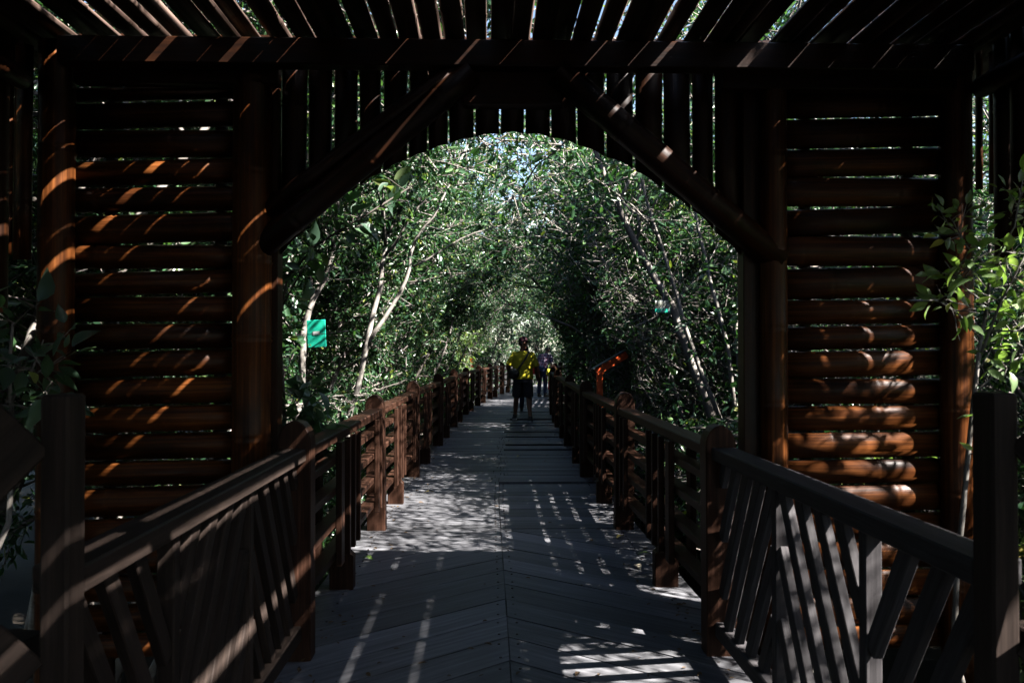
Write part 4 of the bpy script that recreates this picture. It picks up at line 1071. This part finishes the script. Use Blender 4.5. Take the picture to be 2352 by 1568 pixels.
        mb.tube([heel+tilt*.055+up*.04, an+Vector((0, 0, .035))], [.046, .044], 14)
        so = link('shoe', remesh(mb, 'shoe', .007, 3), M['black'], t_, True)
        ml = MB(); prof = []
        for q in range(20):
            an_ = 2*math.pi*q/20; prof.append((.044*math.cos(an_), .142*math.sin(an_)))
        ml.prism(prof, heel+tilt*.128-up*.018, a, tilt, up, .026); ml.build('sole', cfg.get('sole', M['sole']), so, origin=(0, 0, 0))
    # hair, eyes, cap
    hm = MB(); hm.ell(H((0, -.012, .028)), .081, .092, .098, hr, 18, 12); hm.ell(H((0, -.045, -.02)), .070, .055, .06, hr)
    link('hair', remesh(hm, 'hair', .008, 2), M['hair'], t_, True)
    for sx in (-1, 1):
        mb = MB(); mb.ell(H((sx*.030, .083, .012)), .011, .006, .007, hr, 10, 8); mb.build('eye', M['eye'], t_, True, origin=(0, 0, 0))
    if cfg.get('cap'):
        mb = MB(); mb.ell(H((0, -.004, .048)), .090, .104, .088, hr, 20, 14)
        cp = link('cap', remesh(mb, 'cap', .008, 2), cfg['cap'], t_, True)
        mb = MB(); prof = [(.072*math.cos(q), .072*math.sin(q)*1.25) for q in np.linspace(0, math.pi, 14)]
        tz = (hr @ Vector((0, -.12, 1))).normalized(); mb.prism(prof, H((0, .075, .048)), hr @ Vector((1, 0, 0)), hr @ Vector((0, 1, .12)), tz, .010)
        mb.build('brim', M['black'], cp, True, origin=(0, 0, 0))
    return t_, H, B
def local_bag(name, label, cat, t_, mat, shape, strap=None):
    """a bag carried by a person: its own thing, at the person's place"""
    o = thing(name, label, cat, t_.location); o.rotation_euler = t_.rotation_euler; o.scale = t_.scale
    mb = MB()
    for (c, rx, ry, r_, rot) in shape: mb.ell(c, rx, ry, r_, rot, 16, 12)
    link('pouch', remesh(mb, 'pouch', .008, 3), mat, o, True)
    if strap:
        mb = MB()
        for i in range(len(strap)-1):
            (p, n), (q, n2) = strap[i], strap[i+1]; p, q = Vector(p), Vector(q)
            mb.bar(p, q, .040, .007, Vector(n))
        mb.build('strap', mat, o, origin=(0, 0, 0))
    return o
man_at = (.615, 17.15, 0)
man, H, B = person('man in a yellow shirt, cap and dark shorts walking away along the boardwalk', man_at, -.03, 1.72, dict(
    turn=-1.05, nod=.22, fat=1.13, sleeve=.86, hem=.875, shirt=M['yellow'], pants=M['navy'], cap=M['maroon'],
    elbow={-1: (-.315, -.02, 1.12), 1: (.300, -.03, 1.09)}, wrist={-1: (-.245, .16, .985), 1: (.335, .02, .855)},
    palm={-1: (1, 0, .2), 1: (-1, .2, 0)},
    knee={-1: (-.135, .10, .48), 1: (.120, .03, .48)}, ankle={-1: (-.165, .17, .105), 1: (.150, -.20, .085)},
    toe={-1: (-.185, .33, .045), 1: (.175, -.05, .03)}))
local_bag('shoulder_bag', 'black sling bag on the left hip of the man in yellow', 'bag', man, M['black'],
    [((-.185, -.155, 1.00), .115, .06, .105, Matrix.Rotation(.45, 3, 'Y')), ((-.215, -.14, .95), .09, .055, .075, None)],
    [((-.12, -.165, 1.06), (0, -1, 0)), ((-.04, -.172, 1.17), (0, -1, .05)), ((.05, -.168, 1.30), (0, -1, .1)), ((.10, -.142, 1.39), (0, -1, .5)), ((.125, -.08, 1.438), (.2, -.5, 1)), ((.12, .0, 1.450), (.2, 0, 1)), ((.10, .09, 1.40), (.1, 1, .6)), ((.02, .155, 1.25), (0, 1, 0)), ((-.10, .165, 1.10), (-.2, 1, 0)), ((-.20, .10, 1.00), (-1, .6, 0)), ((-.235, -.02, .985), (-1, 0, 0)), ((-.22, -.10, .985), (-1, -.4, 0))])
stand = dict(elbow={-1: (-.27, -.02, 1.12), 1: (.27, -.02, 1.12)}, wrist={-1: (-.28, .08, .89), 1: (.29, .05, .88)},
    knee={-1: (-.10, .06, .48), 1: (.10, .0, .48)}, ankle={-1: (-.11, .10, .085), 1: (.11, -.16, .095)}, toe={-1: (-.12, .25, .03), 1: (.12, -.02, .03)})
person('person in light blue top and jeans hidden ahead of the man in yellow', (.80, 20.0, 0), -.1, 1.58, dict(stand, shirt=M['lightblue'], pants=M['denim'], trousers=True, sole=M['black']))
pp, H2, B2 = person('person in a purple plaid shirt stooping by the right railing far ahead', (1.62, 26.6, 0), -.5, 1.74, dict(
    bend=.62, turn=.1, nod=.5, shirt=M['plaid'], pants=M['denim'], trousers=True, long=True, sole=M['black'],
    elbow={-1: (-.27, .10, 1.10), 1: (.27, .10, 1.10)}, wrist={-1: (-.22, .34, 1.08), 1: (.24, .34, 1.06)},
    knee={-1: (-.10, .05, .48), 1: (.10, .04, .48)}, ankle={-1: (-.12, .02, .085), 1: (.12, -.02, .085)}, toe={-1: (-.13, .17, .03), 1: (.14, .13, .03)}))
person('child in a yellow shirt and red shorts in front of the plaid shirt', (1.80, 24.6, 0), .2, 1.12, dict(stand, shirt=M['yellow'], pants=M['red'], hem=.93, sole=M['black']))
o = local_bag('handbag', 'small red bag hanging beside the person in plaid', 'bag', pp, M['red'], [((-.30, .10, .82), .07, .10, .11, None), ((-.30, .10, .75), .075, .11, .05, None)], [((-.28, .34, .98), (-1, 0, 0)), ((-.30, .20, .93), (-1, 0, 0)), ((-.30, .12, .88), (-1, 0, 0))])
